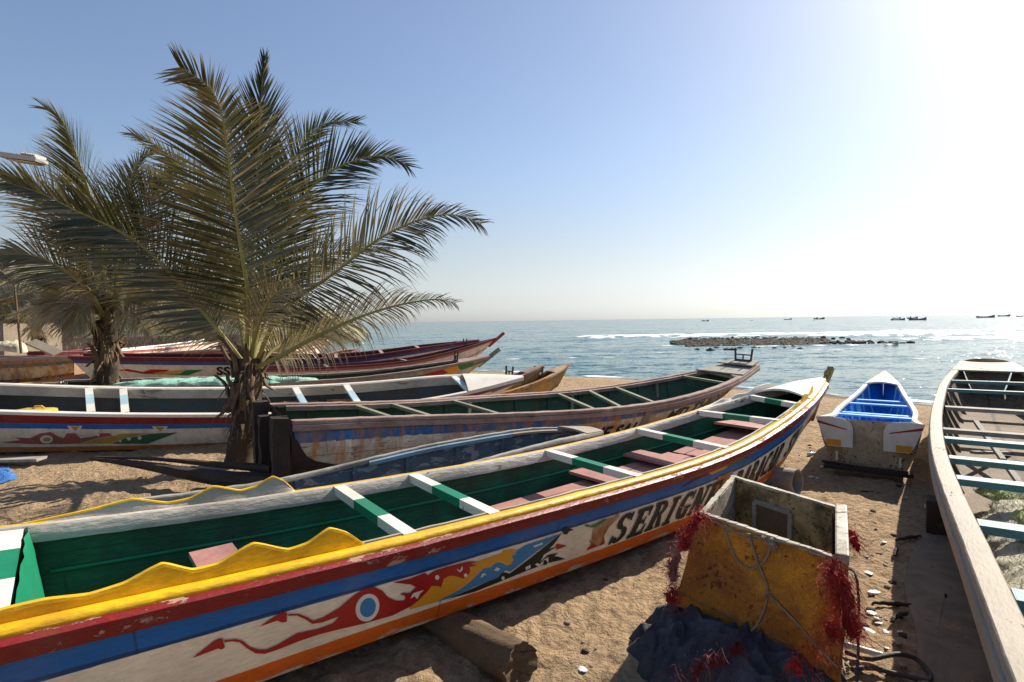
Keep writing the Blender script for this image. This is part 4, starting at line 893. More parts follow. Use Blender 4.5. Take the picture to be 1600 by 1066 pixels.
def palm_trunk(root, p0, p1, r0, r1, seed=0, n=28, boots=26):
    b = MB(); rows = []; m = 22; p0, p1 = Vector(p0), Vector(p1); rd = random.Random(seed)
    for i in range(n+1):
        t_ = i/n; c = p0.lerp(p1, t_)+Vector((.04*math.sin(t_*3), 0, 0)); rr = r0+(r1-r0)*t_**.7; row = []
        for j in range(m):
            a = 2*math.pi*j/m; r_ = rr*(1+.12*fbm((math.cos(a)*2, math.sin(a)*2, t_*7+seed), 4)+.07*abs(math.sin(t_*n*1.15+a*.5)))+(.12*max(0, .12-t_)/.12)*rr
            row.append(c+Vector((math.cos(a)*r_, math.sin(a)*r_, 0)))
        rows.append(row)
    n0 = b.grid(rows, close=True); b.face(range(n0+n*m, n0+n*m+m)); b.build('trunk', M['trunk'], root, smooth=1)
    b = MB()
    for i in range(boots):       # old leaf bases and hanging sheaths
        t_ = .5+.5*i/boots; a = i*2.4+rd.uniform(-.3, .3); c = p0.lerp(p1, t_); rr = r1*1.02
        d = Vector((math.cos(a), math.sin(a), 0)); s_ = Vector((-math.sin(a), math.cos(a), 0)); w = rd.uniform(.07, .12); L = rd.uniform(.3, .65)
        rows = []
        for k in range(6):
            u = k/5; ctr = c+d*(rr+(.22*u*u*rd.uniform(.6, 1.2)))+Vector((0, 0, L*u*(1 if i % 3 else -.9))); ww = w*(1-.75*u)
            rows.append([ctr-s_*ww, ctr-s_*ww*.5+d*.035, ctr+d*.05*(1-u), ctr+s_*ww*.5+d*.035, ctr+s_*ww, ctr-d*.03])
        b.grid(rows, close=True)
    b.build('leaf_sheaths', M['fibre'], root, smooth=1)
    b = MB()                      # hanging fibre and dead strips
    for i in range(90):
        a = rd.uniform(0, 6.28); z = rd.uniform(.35, 1.0); c = p0.lerp(p1, z); d = Vector((math.cos(a), math.sin(a), 0)); s_ = Vector((-d.y, d.x, 0)); pos = c+d*r1*1.05; dv = (d*.7+Vector((0, 0, rd.uniform(-.6, .5)))).normalized(); L = rd.uniform(.15, .6); w = rd.uniform(.008, .035); pr = None
        for k in range(5):
            ww = w*(1-k/4.5); i0, i1 = b.vert(pos-s_*ww), b.vert(pos+s_*ww)
            if pr: b.face([pr[0], pr[1], i1, i0])
            pr = (i0, i1); dv = (dv+Vector((rd.uniform(-.2, .2), rd.uniform(-.2, .2), -.45))).normalized(); pos = pos+dv*L/4
    b.build('dead_fibre', M['fibre'], root)
def fr(root, Y, pts, lmax, **k):
    # pts: (px, py, extra depth)
    return frond(root, [atY(x, y, Y+d) for x, y, d in pts], lmax, **k)
Y1 = 9.7; base = atY(374, 724, Y1); base.z = -.05; top = atY(388, 560, Y1)
pr = empty('palm_tree', 'tall green coconut palm with a thick trunk in front of the white railed boat', 'palm tree', 'coconut palms', base)
class _Sub: pass
def sub(root):      # children are built in world coordinates: shift them back under the root
    bpy.context.view_layer.update()
    for ch in root.children: ch.matrix_parent_inverse = Matrix.Translation(-Vector(root.location))
palm_trunk(pr, base, top, .24, .2, 1)
S_ = 100
fr(pr, Y1, [(385, 560, -.1), (388, 470, -.25), (378, 400, -.4), (366, 320, -.5), (355, 230, -.6), (344, 170, -.8), (322, 132, -1.0), (280, 105, -1.3)], 1.75, nrm=(.1, -1, -.15), nleaf=135, droop=.1, dry=.16, seed=1, asym=(1.05, .95), bare=.14, wl=.046, a0=78, a1=40, fold=.05)
fr(pr, Y1, [(388, 560, .1), (394, 450, .3), (400, 330, .5), (404, 230, .6), (409, 140, .7), (414, 90, .8)], 1.15, nrm=(.3, -1, 0), nleaf=70, droop=.05, dry=.02, seed=2, bare=.4, a0=42, a1=12, wl=.045)
fr(pr, Y1, [(395, 560, .2), (415, 450, .6), (438, 374, .8), (467, 317, .9), (515, 269, 1.0), (577, 245, 1.1), (615, 248, 1.1), (640, 262, 1.1)], 1.35, nrm=(.2, -1, .2), nleaf=100, droop=.14, dry=.05, seed=3, asym=(1.1, 1.0), wl=.045, bare=.2, a0=68, a1=25)
fr(pr, Y1, [(392, 560, .5), (410, 430, 1.2), (435, 320, 1.6), (465, 240, 1.9), (505, 195, 2.1), (560, 190, 2.2)], 1.25, nrm=(.2, -1, .1), nleaf=85, droop=.12, dry=.0, seed=4, bare=.25, wl=.042, mat='leaf_b')
fr(pr, Y1, [(400, 570, 0), (438, 489, -.1), (515, 432, -.2), (591, 374, -.3), (658, 343, -.4), (711, 336, -.4), (752, 350, -.4)], 1.35, nrm=(.1, -1, .35), nleaf=100, droop=.42, dry=.22, seed=5, bare=.15, asym=(.9, 1.05), wl=.04, a0=66, a1=30)
fr(pr, Y1, [(400, 575, -.1), (440, 555, -.3), (490, 528, -.5), (543, 503, -.6), (610, 480, -.7), (677, 468, -.7), (712, 474, -.7)], .95, nrm=(.0, -.8, .6), nleaf=80, droop=.9, dry=.55, seed=6, bare=.12, wl=.03, a0=60, a1=35)
fr(pr, Y1, [(382, 570, 0), (357, 537, -.1), (322, 493, -.2), (275, 437, -.4), (228, 389, -.5), (180, 358, -.7), (120, 330, -.9), (66, 303, -1.0), (10, 285, -1.1)], 1.35, nrm=(-.1, -1, .3), nleaf=110, droop=.18, dry=.1, seed=7, bare=.17, wl=.042, asym=(1.0, 1.0), a0=66, a1=25)
fr(pr, Y1, [(385, 560, .3), (365, 450, .7), (330, 350, 1.0), (285, 270, 1.2), (240, 225, 1.3), (205, 208, 1.3)], 1.2, nrm=(-.2, -1, .2), nleaf=85, droop=.2, dry=.15, seed=8, bare=.2, mat='leaf_b')
fr(pr, Y1, [(386, 560, .6), (370, 440, 1.4), (345, 330, 2.0), (330, 260, 2.4), (300, 200, 2.8)], 1.2, nrm=(-.1, -1, .2), nleaf=80, droop=.2, dry=.1, seed=9, bare=.2)
fr(pr, Y1, [(396, 560, .3), (430, 470, 1.0), (470, 420, 1.5), (540, 390, 2.1), (610, 390, 2.6)], 1.1, nrm=(.1, -1, .5), nleaf=80, droop=.45, dry=.15, seed=10, bare=.15)
fr(pr, Y1, [(380, 570, .1), (345, 520, .5), (300, 490, 1.0), (255, 490, 1.4), (220, 510, 1.6)], .9, nrm=(-.1, -.8, .5), nleaf=65, droop=.7, dry=.5, seed=12, bare=.15, mat='leaf_b')
fr(pr, Y1, [(398, 575, .2), (430, 545, .6), (470, 525, 1.0), (520, 520, 1.3), (560, 535, 1.5)], .8, nrm=(.1, -.8, .5), nleaf=60, droop=.8, dry=.6, seed=13, bare=.15, mat='leaf_b')
fr(pr, Y1, [(392, 560, -.1), (400, 520, -.3), (420, 470, -.5), (450, 450, -.6), (480, 460, -.6)], .7, nrm=(.1, -1, .2), nleaf=50, droop=1.0, dry=.7, seed=14, bare=.2, wl=.025)
sub(pr)
Y2 = 13.8; base = atY(162, 592, Y2); base.z = -.05; top = atY(166, 500, Y2)
pl = empty('palm_tree', 'smaller palm with brown drooping fronds and a dark shaggy trunk left of the tall palm', 'palm tree', 'coconut palms', base)
palm_trunk(pl, base, top, .25, .2, 5, boots=34)
kw = dict(mat='leaf_b')
fr(pl, Y2, [(165, 490, 0), (160, 400, -.2), (144, 318, -.5), (126, 263, -.7), (105, 205, -.8), (88, 178, -.9), (70, 168, -1)], 1.5, nrm=(-.3, -1, .1), nleaf=95, droop=.2, dry=.1, seed=21, bare=.25, wl=.05, **kw)
fr(pl, Y2, [(168, 490, .1), (180, 420, .4), (205, 370, .6), (235, 320, .8), (255, 285, .9), (280, 255, 1)], 1.6, nrm=(.2, -1, .1), nleaf=90, droop=.15, dry=.0, seed=22, bare=.2, wl=.05, mat='leaf')
fr(pl, Y2, [(160, 500, 0), (141, 450, -.3), (84, 412, -.6), (42, 398, -.8), (-20, 400, -1)], 1.4, nrm=(-.1, -1, .5), nleaf=90, droop=.6, dry=.3, seed=23, bare=.15, wl=.045, **kw)
fr(pl, Y2, [(162, 495, 0), (130, 390, -.3), (84, 320, -.5), (40, 285, -.7), (-20, 262, -.9)], 1.6, nrm=(-.2, -1, .2), nleaf=95, droop=.3, dry=.25, seed=24, bare=.2, wl=.05, **kw)
fr(pl, Y2, [(168, 500, .3), (200, 460, .8), (240, 430, 1.2), (290, 420, 1.5), (330, 440, 1.7)], 1.4, nrm=(.1, -1, .4), nleaf=80, droop=.4, dry=.3, seed=25, bare=.15, wl=.045, **kw)
fr(pl, Y2, [(166, 490, .4), (150, 400, 1.0), (120, 340, 1.5), (90, 300, 1.8)], 1.4, nrm=(-.2, -1, .2), nleaf=80, droop=.3, dry=.15, seed=26, bare=.2, wl=.045, **kw)
fr(pl, Y2, [(168, 490, .5), (185, 380, 1.2), (200, 300, 1.6), (215, 255, 1.9), (240, 235, 2)], 1.4, nrm=(.2, -1, .2), nleaf=80, droop=.2, dry=.05, seed=27, bare=.2, wl=.05, mat='leaf')
rd = random.Random(4)
for k, (dx, dy, dd) in enumerate(((-70, 20, -.6), (-95, -5, -.4), (-110, 40, .2), (75, 10, -.5), (100, 30, .2), (60, 45, -.7), (-50, 50, -.8), (120, 5, .8), (-130, 15, .8), (40, -60, -.6), (-40, -50, -.9))):
    fr(pl, Y2, [(165, 497, 0), (165+dx*.4, 470+dy*.1, dd*.3), (165+dx*.8, 470+dy*.5, dd*.7), (165+dx*1.15, 478+dy, dd)], 1.0, nrm=(0, -.8, .6), nleaf=60, droop=.7, dry=.65, seed=30+k, bare=.12, wl=.04, **kw)
sub(pl)
def small_palm(px, py, Y, hpx, label, seed, n=11, dry=.25, green='leaf_b'):
    b0 = atY(px, py, Y); r_ = empty('palm_tree', label, 'palm tree', 'coconut palms', b0); tp_ = b0+Vector((0, 0, .5)); palm_trunk(r_, b0, tp_, .16, .14, seed, n=10, boots=12)
    rd = random.Random(seed); L = hpx*Y/F
    for k in range(n):
        a = 2*math.pi*k/n+rd.uniform(-.2, .2); e = rd.uniform(.3, 1.3); d = Vector((math.cos(a), math.sin(a), 0))
        P = [tp_, tp_+d*L*.3*math.cos(e)+Vector((0, 0, L*.4*math.sin(e))), tp_+d*L*.7*math.cos(e*.8)+Vector((0, 0, L*.6*math.sin(e))), tp_+d*L*(.55+.5*math.cos(e))+Vector((0, 0, L*.55*math.sin(e)-.1*L))]
        frond(r_, P, L*.32, nrm=(d.x*-.4, -.9+d.y*-.2, .6), nleaf=46, droop=.45, dry=dry, seed=seed*20+k, bare=.15, wl=.055, mat=green)
    sub(r_)
small_palm(58, 532, 21, 110, 'low dry palm at the left edge behind the leaning post', 41, dry=.3)
small_palm(-30, 520, 17, 130, 'palm cut off by the left edge with fronds arching in', 42, dry=.3)
small_palm(262, 520, 26, 120, 'pale green palm half hidden between the two nearer palms', 43, n=13, dry=.2)
small_palm(320, 522, 34, 110, 'far pale palm showing beside the tall palm trunk', 44, n=12, dry=.35)
# shrubs on the bank
def shrub(px, py, Y, w, h, label, seed):
    b0 = atY(px, py, Y); b = MB(); rd = random.Random(seed)
    for i in range(900):
        a = rd.uniform(0, 6.28); e = rd.uniform(0, 1); r_ = rd.uniform(.35, 1)**.6
        p = b0+Vector((math.cos(a)*w*r_*math.sqrt(1-e*e), math.sin(a)*w*r_*math.sqrt(1-e*e), e*h*r_))*(1+.3*noise.noise(Vector((a*2, e*3, seed))))-b0*(.3*noise.noise(Vector((a*2, e*3, seed))))
        d = Vector((rd.uniform(-1, 1), rd.uniform(-1, 1), rd.uniform(-.3, 1))).normalized()*.22; s_ = d.orthogonal().normalized()*.08; v = rd.uniform(.0, .6)
        b.face([b.vert(p, v+.001), b.vert(p+d*.5+s_, v), b.vert(p+d, v), b.vert(p+d*.5-s_, v)])
    tag(b.build('shrub', M['leaf_b'], fix=False), label, 'shrub', 'shrubs on the bank')
for i, (px, py, Y, w, h, l_) in enumerate(((232, 512, 40, 3.0, 2.0, 'olive shrub on the bank right of the smaller palm'), (128, 513, 42, 2.2, 2.2, 'yellowish shrub on the wall left of the smaller palm trunk'), (330, 513, 44, 3.5, 1.8, 'dry khaki shrub on the bank behind the tall palm'), (430, 512, 55, 4, 2.4, 'dull green shrub on the bank right of the tall palm trunk'), (20, 500, 46, 3.5, 2.6, 'shrub above the low house at the left edge'), (500, 508, 70, 5, 2.5, 'last shrub of the bank towards the sea'))): shrub(px, py, Y, w, h, l_, i)
# rubble wall and low house behind the boats
b = MB(); rd = random.Random(9); a, c = atY(-80, 532, 37), atY(400, 530, 48); d = (c-a); n = 60
for i in range(n):
    for j in range(7):
        p = a+d*((i+(.5 if j % 2 else 0))/n); p = Vector((p.x, p.y, j*.28-.2)); b.box(p, (d.length/n*rd.uniform(.85, 1), .5+rd.uniform(-.1, .1), .27), Matrix.Rotation(math.atan2(d.y, d.x)+rd.uniform(-.05, .05), 3, 'Z'))
tag(b.build('rubble_wall', M['wall_rubble'], bevel=0), 'rough grey rubble stone wall behind the left boats', 'wall')
hp = atY(-40, 540, 33); hr = empty('beach_house', 'low plastered house with one dark window at the left edge', 'house', None, (hp.x, hp.y, -.1))
b = MB(); b.box((0, 0, 1.5), (7, 4, 3)); b.build('wall', M['plaster'], hr)
b = MB(); b.box((0, 0, 3.06), (7.6, 4.6, .14)); b.build('roof', M['grey_wood'], hr)
b = MB(); b.box((2.2, -2.03, 1.75), (1.5, .08, .95)); wf = b.build('window', M['white'], hr); b = MB(); b.box((2.2, -2.075, 1.75), (1.3, .03, .75)); b.build('pane', M['glass_dark'], wf)
# leaning post + propped board
b = MB(); b.tube([atY(33, 552, 16.4), atY(30, 520, 16.5), atY(25, 470, 16.6), atY(22, 440, 16.7)], [.035, .032, .03, .025], 8)
o = b.build('wooden_post', M['bark_log'], smooth=40); tag(o, 'thin leaning wooden post at the left edge', 'post')
b = MB(); P = [atY(48, 531, 17), atY(62, 549, 16.6), atY(92, 553, 16.8), atY(50, 533, 17.5)]
b = MB(); b.beam(atY(48, 534, 17), atY(90, 552, 16.7), .3, .06, (.1, -.5, 1)); o = b.build('board', M['rail_grey'], bevel=.008); tag(o, 'pale broad board propped at a slant beside the leaning post', 'board')
lump('fishing_net', [atY(-10, 550, 17.2), atY(15, 548, 17.2), atY(40, 551, 17.2)], .3, .3, M['net_pale'], label='pale net heaped left of the leaning post', cat='net', seed=8, n=20, fuzz=200)
# street lamp
Yl = 12; lp = atY(-130, 505, Yl); lr = empty('street_lamp', 'grey street lamp head reaching in at the upper left', 'street lamp', None, (lp.x, lp.y, 0))
b = MB(); zt = atY(0, 245, Yl).z; b.tube([(lp.x, lp.y, 0), (lp.x, lp.y, zt)], [.09, .06], 10); b.tube([(lp.x, lp.y, zt-.3), (lp.x+.5, lp.y, zt+.05), atY(0, 242, Yl), atY(12, 243, Yl)], .035, 8); b.build('pole', M['lamp_grey'], lr, smooth=40)
b = MB(); b.beam(atY(3, 243, Yl), atY(66, 252, Yl), .34, .1, (0, 0, 1)); b.build('lamp_head', M['lamp_grey'], lr, bevel=.02)
b = MB()
for k in range(9):
    p = atY(42+k*2.6, 241.5+k*.4, Yl); b.box(p+Vector((0, 0, -.02)), (.012, .3, .07))
b.build('cooling_fins', M['lamp_grey'], lr)
b = MB(); b.beam(atY(22, 251.5, Yl), atY(62, 257, Yl), .26, .02, (0, 0, 1)); b.build('lamp_glass', M['mould'], lr)
sub(lr)
# ------------------------------------------------------------------ insulated box with ropes and red net
D = lambda px, py, h: at(px, py, h)
r = [D(1145, 745, 1.02), D(1319, 797, 1.0), D(1322, 880, .93), D(1094, 803, .96)]        # back-left, back-right, front-right, front-left
zbot = .34
f0 = atY(1054, 945, r[3].y-.02); f1 = atY(1310, 1068, r[2].y+.03)
bt = [Vector((r[0].x-.03, r[0].y-.05, zbot+.08)), Vector((r[1].x-.03, r[1].y-.02, zbot+.05)), Vector((f1.x, f1.y, f1.z)), Vector((f0.x, f0.y, f0.z))]
bx = empty('fish_box', 'battered yellow insulated box, open and empty, tied with rope and red net', 'crate', None, (bt[3].x, bt[3].y, bt[3].z))
def wallmesh(a, b_, c, d, th, name, mo, mi, nin, sub_=14):
    # a,b top edge; c,d bottom edge (c under b); nin = inward direction
    m = MB(); G = []
    for j in range(sub_+1):
        row = []
        for i in range(sub_+1):
            p = a.lerp(b_, i/sub_).lerp(d.lerp(c, i/sub_), j/sub_); k = .016*fbm((p.x*4, p.y*4, p.z*4), 3); row.append(p-nin*k)
        G.append(row)
    m.grid(G, 0); m.grid([[p+nin*th for p in r_] for r_ in G], 1)
    for e in (0, sub_): m.grid([G[e], [p+nin*th for p in G[e]]], 1 if e else 2); m.grid([[r_[e] for r_ in G], [r_[e]+nin*th for r_ in G]], 0)
    o = m.build(name, [M[mo], M[mi], M['box_rim']], bx, smooth=30); return o
ctr = sum(r, Vector())/4
def inw(a, b_): e = (b_-a); n_ = Vector((-e.y, e.x, 0)).normalized(); return n_ if n_.dot(ctr-a) > 0 else -n_
wallmesh(r[3], r[2], bt[2], bt[3], .035, 'front_panel', 'box_yellow', 'box_in', inw(r[3], r[2]), 24)
wallmesh(r[0], r[1], bt[1], bt[0], .035, 'back_panel', 'box_yellow', 'box_in', inw(r[0], r[1]), 20)
wallmesh(r[0], r[3], bt[3], bt[0], .035, 'side_panel', 'box_yellow', 'box_rim', inw(r[0], r[3]))
wallmesh(r[1], r[2], bt[2], bt[1], .035, 'side_panel', 'box_yellow', 'box_in', inw(r[1], r[2]))
b = MB(); z_ = Vector((0, 0, .1)); n0 = [b.vert(p+z_) for p in bt]; b.face(n0); b.build('box_floor', M['box_in'], bx)
b = MB()
for a, c in ((0, 1), (0, 3), (3, 2)):
    i_ = inw(r[a], r[c])*.016; n_ = 14
    for k in range(n_):
        p, q_ = r[a].lerp(r[c], k/n_)+i_, r[a].lerp(r[c], (k+1)/n_)+i_
        b.beam(p+Vector((0, 0, (.0 if a == 3 else .004)+.005*noise.noise(Vector((k*.9, a, 0))))), q_+Vector((0, 0, .004+.005*noise.noise(Vector((k*.9+.9, a, 0))))), .038+.012*noise.noise(Vector((k*.7, a, 4))), .022)
b.build('rim', M['box_rim'], bx)
b = MB(); i_ = inw(r[1], r[2]); b.beam(r[1]+i_*.02+Vector((0, 0, .01)), r[2]+i_*.02+Vector((0, 0, .015)), .075, .07); b.build('rim_board', M['box_rim'], bx, bevel=.012)
b = MB(); P = [r[1]+i_*.075+Vector((0, 0, .0)), r[2]+i_*.075+Vector((0, 0, .0)), r[2]+i_*.05-Vector((0, 0, .14)), r[1]+i_*.06-Vector((0, 0, .1))]; [b.vert(p) for p in P]; b.face(range(4)); b.build('foam_strip', M['net_pink'], bx)
# hatch frame on the inside of the back wall
e_ = (r[1]-r[0]).normalized(); dn = (bt[0]-r[0]).normalized(); ii = inw(r[0], r[1])*.048; L_ = (r[1]-r[0]).length
h0 = r[0]+ii+e_*L_*.27+dn*.13; W_, Hh = L_*.33, .25
b = MB()
for a, c in (((0, 0), (1, 0)), ((0, 1), (1, 1)), ((0, 0), (0, 1)), ((1, 0), (1, 1))):
    b.beam(h0+e_*W_*a[0]+dn*Hh*a[1], h0+e_*W_*c[0]+dn*Hh*c[1], .035, .03, ii)
hf = b.build('hatch_frame', M['grey_wood'], bx, bevel=.004)
b = MB(); b.box(h0+e_*W_*.5+dn*Hh*.5-ii*.05, (W_*.95, .012, Hh*.95), Matrix((e_, -ii.normalized(), -dn)).transposed()); b.build('hatch', M['bark_log'], hf)
sub(bx)
# ropes
def wob(P, n=40, j=.004, s=1):
    Q = smooth_path(P, n); return [p+Vector((noise.noise(p*30+Vector((s, 0, 0))), noise.noise(p*30+Vector((0, s, 0))), noise.noise(p*30+Vector((0, 0, s)))))*j for p in Q]
Fp = lambda u, v, o=.012: r[3].lerp(r[2], u).lerp(bt[3].lerp(bt[2], u), v)-inw(r[3], r[2])*o
b = MB()
def ropeseg(P, rr=.0075): b.tube(wob(P, 46), rr, 7)
ropeseg([Fp(.12, .02), Fp(.3, .05), Fp(.45, .03), Fp(.62, .0), Fp(.8, -.02), Fp(.97, -.01)], .008)
ropeseg([Fp(.22, .05), Fp(.28, .2), Fp(.36, .32), Fp(.46, .33), Fp(.53, .2), Fp(.55, .04)], .006)
ropeseg([Fp(.4, .04), Fp(.48, .25), Fp(.56, .42), Fp(.575, .53), Fp(.56, .7), Fp(.53, .85), Fp(.47, .98)], .0075)
ropeseg([Fp(.575, .5), Fp(.68, .58), Fp(.8, .68), Fp(.92, .8), Fp(1.0, .86)], .0075)
ropeseg([Fp(.2, .03), Fp(.4, .06), Fp(.52, .02)], .006)
for u, v, s_ in ((.22, .04, .02), (.4, .04, .02), (.55, .02, .03), (.57, .06, .026), (.575, .5, .018), (.5, .02, .018)):
    rd = random.Random(int(u*100)); c_ = Fp(u, v, .02)
    ropeseg([c_+Vector((rd.uniform(-1, 1), rd.uniform(-1, .3), rd.uniform(-1, 1)))*s_ for _ in range(7)], .0075)
tag(b.build('rope', M['rope'], smooth=1), 'frayed grey rope knotted across the front of the yellow box', 'rope')
# red net tufts
def tuft(name, pts, n, ln, mat, label, seed, w=.0024, down=.5, sheets=12, group='red net tufts caught on the yellow box'):
    b = MB(); rd = random.Random(seed)
    for i in range(n):
        c_ = Vector(rd.choice(pts))+Vector((rd.gauss(0, .03), rd.gauss(0, .03), rd.gauss(0, .035))); d = Vector((rd.uniform(-1, 1), rd.uniform(-1, .4), rd.uniform(-1, .6)-down)).normalized(); L = ln*(rd.uniform(.3, 1.1)+(rd.random() < .18)*1.2); ww = w*rd.uniform(.4, 1.2); pr = None; s_ = d.orthogonal().normalized()
        for k in range(5):
            i0, i1 = b.vert(c_-s_*ww*(1-k/5)), b.vert(c_+s_*ww*(1-k/5))
            if pr: b.face([pr[0], pr[1], i1, i0], 0)
            pr = (i0, i1); d = (d+Vector((rd.uniform(-.8, .8), rd.uniform(-.8, .8), rd.uniform(-.8, .5)-down*.3))).normalized(); c_ = c_+d*L/4
    for i in range(sheets):
        c_ = Vector(rd.choice(pts)); a_ = Vector((rd.uniform(-1, 1), rd.uniform(-.4, .4), rd.uniform(-1, 1))).normalized()*ln*.6; e2 = a_.orthogonal().normalized()*ln*.45; rows = []
        for u in range(6):
            rows.append([c_+a_*(u/5-.5)+e2*(v_/5-.5)+Vector((0, -.02, 0))+Vector((noise.noise(Vector((u*.9+i, v_*.9, 0))), noise.noise(Vector((u*.9, v_*.9+i, 3))), noise.noise(Vector((u*.9, v_*.9, i+7.))))) * .05 for v_ in range(6)])
        b.grid(rows, 1)
    tag(b.build(name, [mat, mat], fix=False), label, 'net', group)
def seg(P, n=14): return smooth_path(P, n)
tuft('net_tuft', seg([atY(1100, 796, 4.05), atY(1080, 822, 4.0), atY(1066, 852, 4.0)]), 420, .1, M['net_red'], 'dull red net fringe at the far left corner of the yellow box', 1, sheets=8)
tuft('net_tuft', seg([atY(1056, 862, 4.0), atY(1050, 885, 4.0), atY(1052, 900, 4.0)], 6), 160, .1, M['net_pink'], 'pinkish net wad hanging halfway down the left corner of the yellow box', 2, sheets=10)
tuft('net_tuft', seg([atY(1056, 905, 4.0), atY(1052, 925, 4.0), atY(1048, 935, 4.0)], 6), 260, .08, M['net_red'], 'small bright red tuft lowest on the left corner of the yellow box', 3, sheets=3)
tuft('net_tuft', seg([atY(1298, 885, 3.12), atY(1312, 915, 3.1), atY(1322, 950, 3.1), atY(1330, 985, 3.1)]), 1500, .11, M['net_red'], 'large bright red net mass hanging at the near right corner of the yellow box', 4, sheets=22)
tuft('net_tuft', seg([atY(1285, 960, 3.12), atY(1300, 985, 3.1), atY(1290, 1000, 3.1), atY(1270, 1010, 3.1), atY(1240, 1040, 3.1)]), 350, .1, M['net_red'], 'torn red net across the lower right front of the yellow box', 5, sheets=4)
tuft('net_tuft', seg([atY(1320, 810, 4.2), atY(1330, 840, 4.0), atY(1338, 852, 3.9)], 8), 260, .1, M['net_red'], 'red fringe behind the right rim of the yellow box', 6, sheets=5)
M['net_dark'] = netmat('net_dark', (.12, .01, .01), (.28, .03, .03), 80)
tuft('net_tuft', seg([atY(1060, 1060, 3.2), atY(1110, 1030, 3.2), atY(1150, 1010, 3.3)]), 300, .12, M['net_dark'], 'dark red net strands over the blue cloth under the yellow box', 7, sheets=3)
# blue grey cloth heap carrying the box
b = MB(); rows = []; cx, cy = (bt[3].x+bt[2].x)/2-.02, (bt[3].y+bt[2].y)/2+.15
for i in range(130):
    rr_ = i/129; row = []
    for j in range(260):
        a = 2*math.pi*j/260; ex = 1.02+.16*fbm((math.cos(a)*1.8, math.sin(a)*1.8, 0), 4)+.03*math.sin(a*23+4*noise.noise(Vector((a*2, 0, 0)))); x = cx+math.cos(a)*rr_*ex*.72; y = cy+math.sin(a)*rr_*ex*.7
        wx = noise.noise(Vector((x*2.2, y*2.2, 5))); wy = noise.noise(Vector((x*2.2, y*2.2, 9)))
        f1 = 1-abs(noise.noise(Vector((x*4.5+wx*2.5, y*2.2+wy*2.5, 1))))*3.2; f2 = 1-abs(noise.noise(Vector((x*3+wy*3, y*8+wx*3, 4))))*3.2
        z = .25*(1-rr_**2.2)+(.055*max(0, f1)+.03*max(0, f2)+.01*noise.noise(Vector((x*30, y*30, 2))))*min(1, (1-rr_)*5)+.03*min(1, (1-rr_)*8)
        row.append((x, y, gz(x, y)*.3+max(.0, z)+(.01 if rr_ < 1 else -.03)))
    rows.append(row)
b.grid(rows, close=True); tag(b.build('cloth_heap', M['tarp'], smooth=1), 'crumpled blue grey cloth heap under the yellow box', 'cloth')
# log roller, pipe, block, slab, small things
def log(name, a, c, rad, mat, label, cat, seed=0, hollow=0):
    b = MB(); P = [Vector(a).lerp(Vector(c), i/24) for i in range(25)]; t_ = (P[-1]-P[0]).normalized(); s1_ = t_.orthogonal().normalized(); s2_ = t_.cross(s1_); rows = []
    for i, p in enumerate(P):
        row = []
        for j in range(28):
            an = 2*math.pi*j/28; rr_ = rad*(1+(0 if hollow else .13*fbm((math.cos(an)*3, math.sin(an)*3, i*.15+seed), 5)+.05*noise.noise(Vector((math.cos(an)*5, math.sin(an)*5, i*.2)))))
            row.append(p+(s1_*math.cos(an)+s2_*math.sin(an))*rr_+(t_*.05*noise.noise(Vector((math.cos(an)*3, math.sin(an)*3, 1))) if i == 24 and not hollow else Vector()))
        rows.append(row)
    if hollow:
        rows = rows+[[P[-1]+(x-P[-1])*hollow for x in rows[-1]]]+[[x+(P[0]-P[-1])*.9 for x in [P[-1]+(x-P[-1])*hollow for x in rows[-1]]]]
    n0 = b.grid(rows, close=True)
    if not hollow:
        ce = b.vert(P[-1]-t_*.05); e = n0+24*28
        rr2 = [b.vert(Vector(b.v[e+j]).lerp(P[-1]-t_*.04, .5)+Vector((0, 0, .02*noise.noise(Vector((j*.8, 0, 0)))))) for j in range(28)]
        for j in range(28): k = (j+1) % 28; b.face([e+j, e+k, rr2[k], rr2[j]]); b.face([rr2[j], rr2[k], ce])
    return tag(b.build(name, mat, smooth=75), label, cat)
log('log_roller', (-.98, 4.92, -.08), (.03, 3.68, .13), .138, M['bark_log'], 'thick split log lying under the big painted boat as a roller', 'log', 2)
log('drain_pipe', (2.95, 8.75, .08), (3.83, 7.62, .17), .17, M['concrete'], 'short grey concrete pipe under the bow of the painted boat', 'pipe', 3, hollow=.85)
b = MB(); b.box((4.62, 6.15, .19), (.2, .28, .42), Matrix.Rotation(R(-35), 3, 'Z')); tag(b.build('support_block', M['dark_wood'], bevel=.02), 'dark wooden block propping the weathered boat on the right', 'block')
b = MB(); P2 = [(1462, 800), (1440, 832), (1425, 862), (1414, 898), (1416, 930), (1424, 960), (1432, 995), (1434, 1075), (1440, 1200), (1600, 1250), (1640, 1000), (1600, 900), (1520, 820)]
P3 = [at(x, y, .05) for x, y in P2]; P3 = smooth_path(P3+[P3[0]], 60)[:-1]; n = len(P3); ctr_ = sum(P3, Vector())/n
rows = [[Vector((p.x, p.y, -.03)) for p in P3], [Vector((p.x, p.y, .035+.02*noise.noise(p*4))) for p in P3]]+[[Vector((ctr_.x+(p.x-ctr_.x)*k, ctr_.y+(p.y-ctr_.y)*k, .045+.015*noise.noise(Vector((p.x*k*3, p.y*k*3, 0))))) for p in P3] for k in (.97, .8, .6, .4, .2, .02)]
b.grid(rows, close=True); tag(b.build('concrete_slab', M['slab'], smooth=1), 'sandy grey slab half under the weathered boat on the right', 'slab')
b = MB(); b.tube([at(1316, 1006, .1), at(1378, 1024, .06)], .022, 12); tag(b.build('plastic_pipe', M['pvc'], smooth=40), 'short white plastic pipe on the sand right of the yellow box', 'pipe')
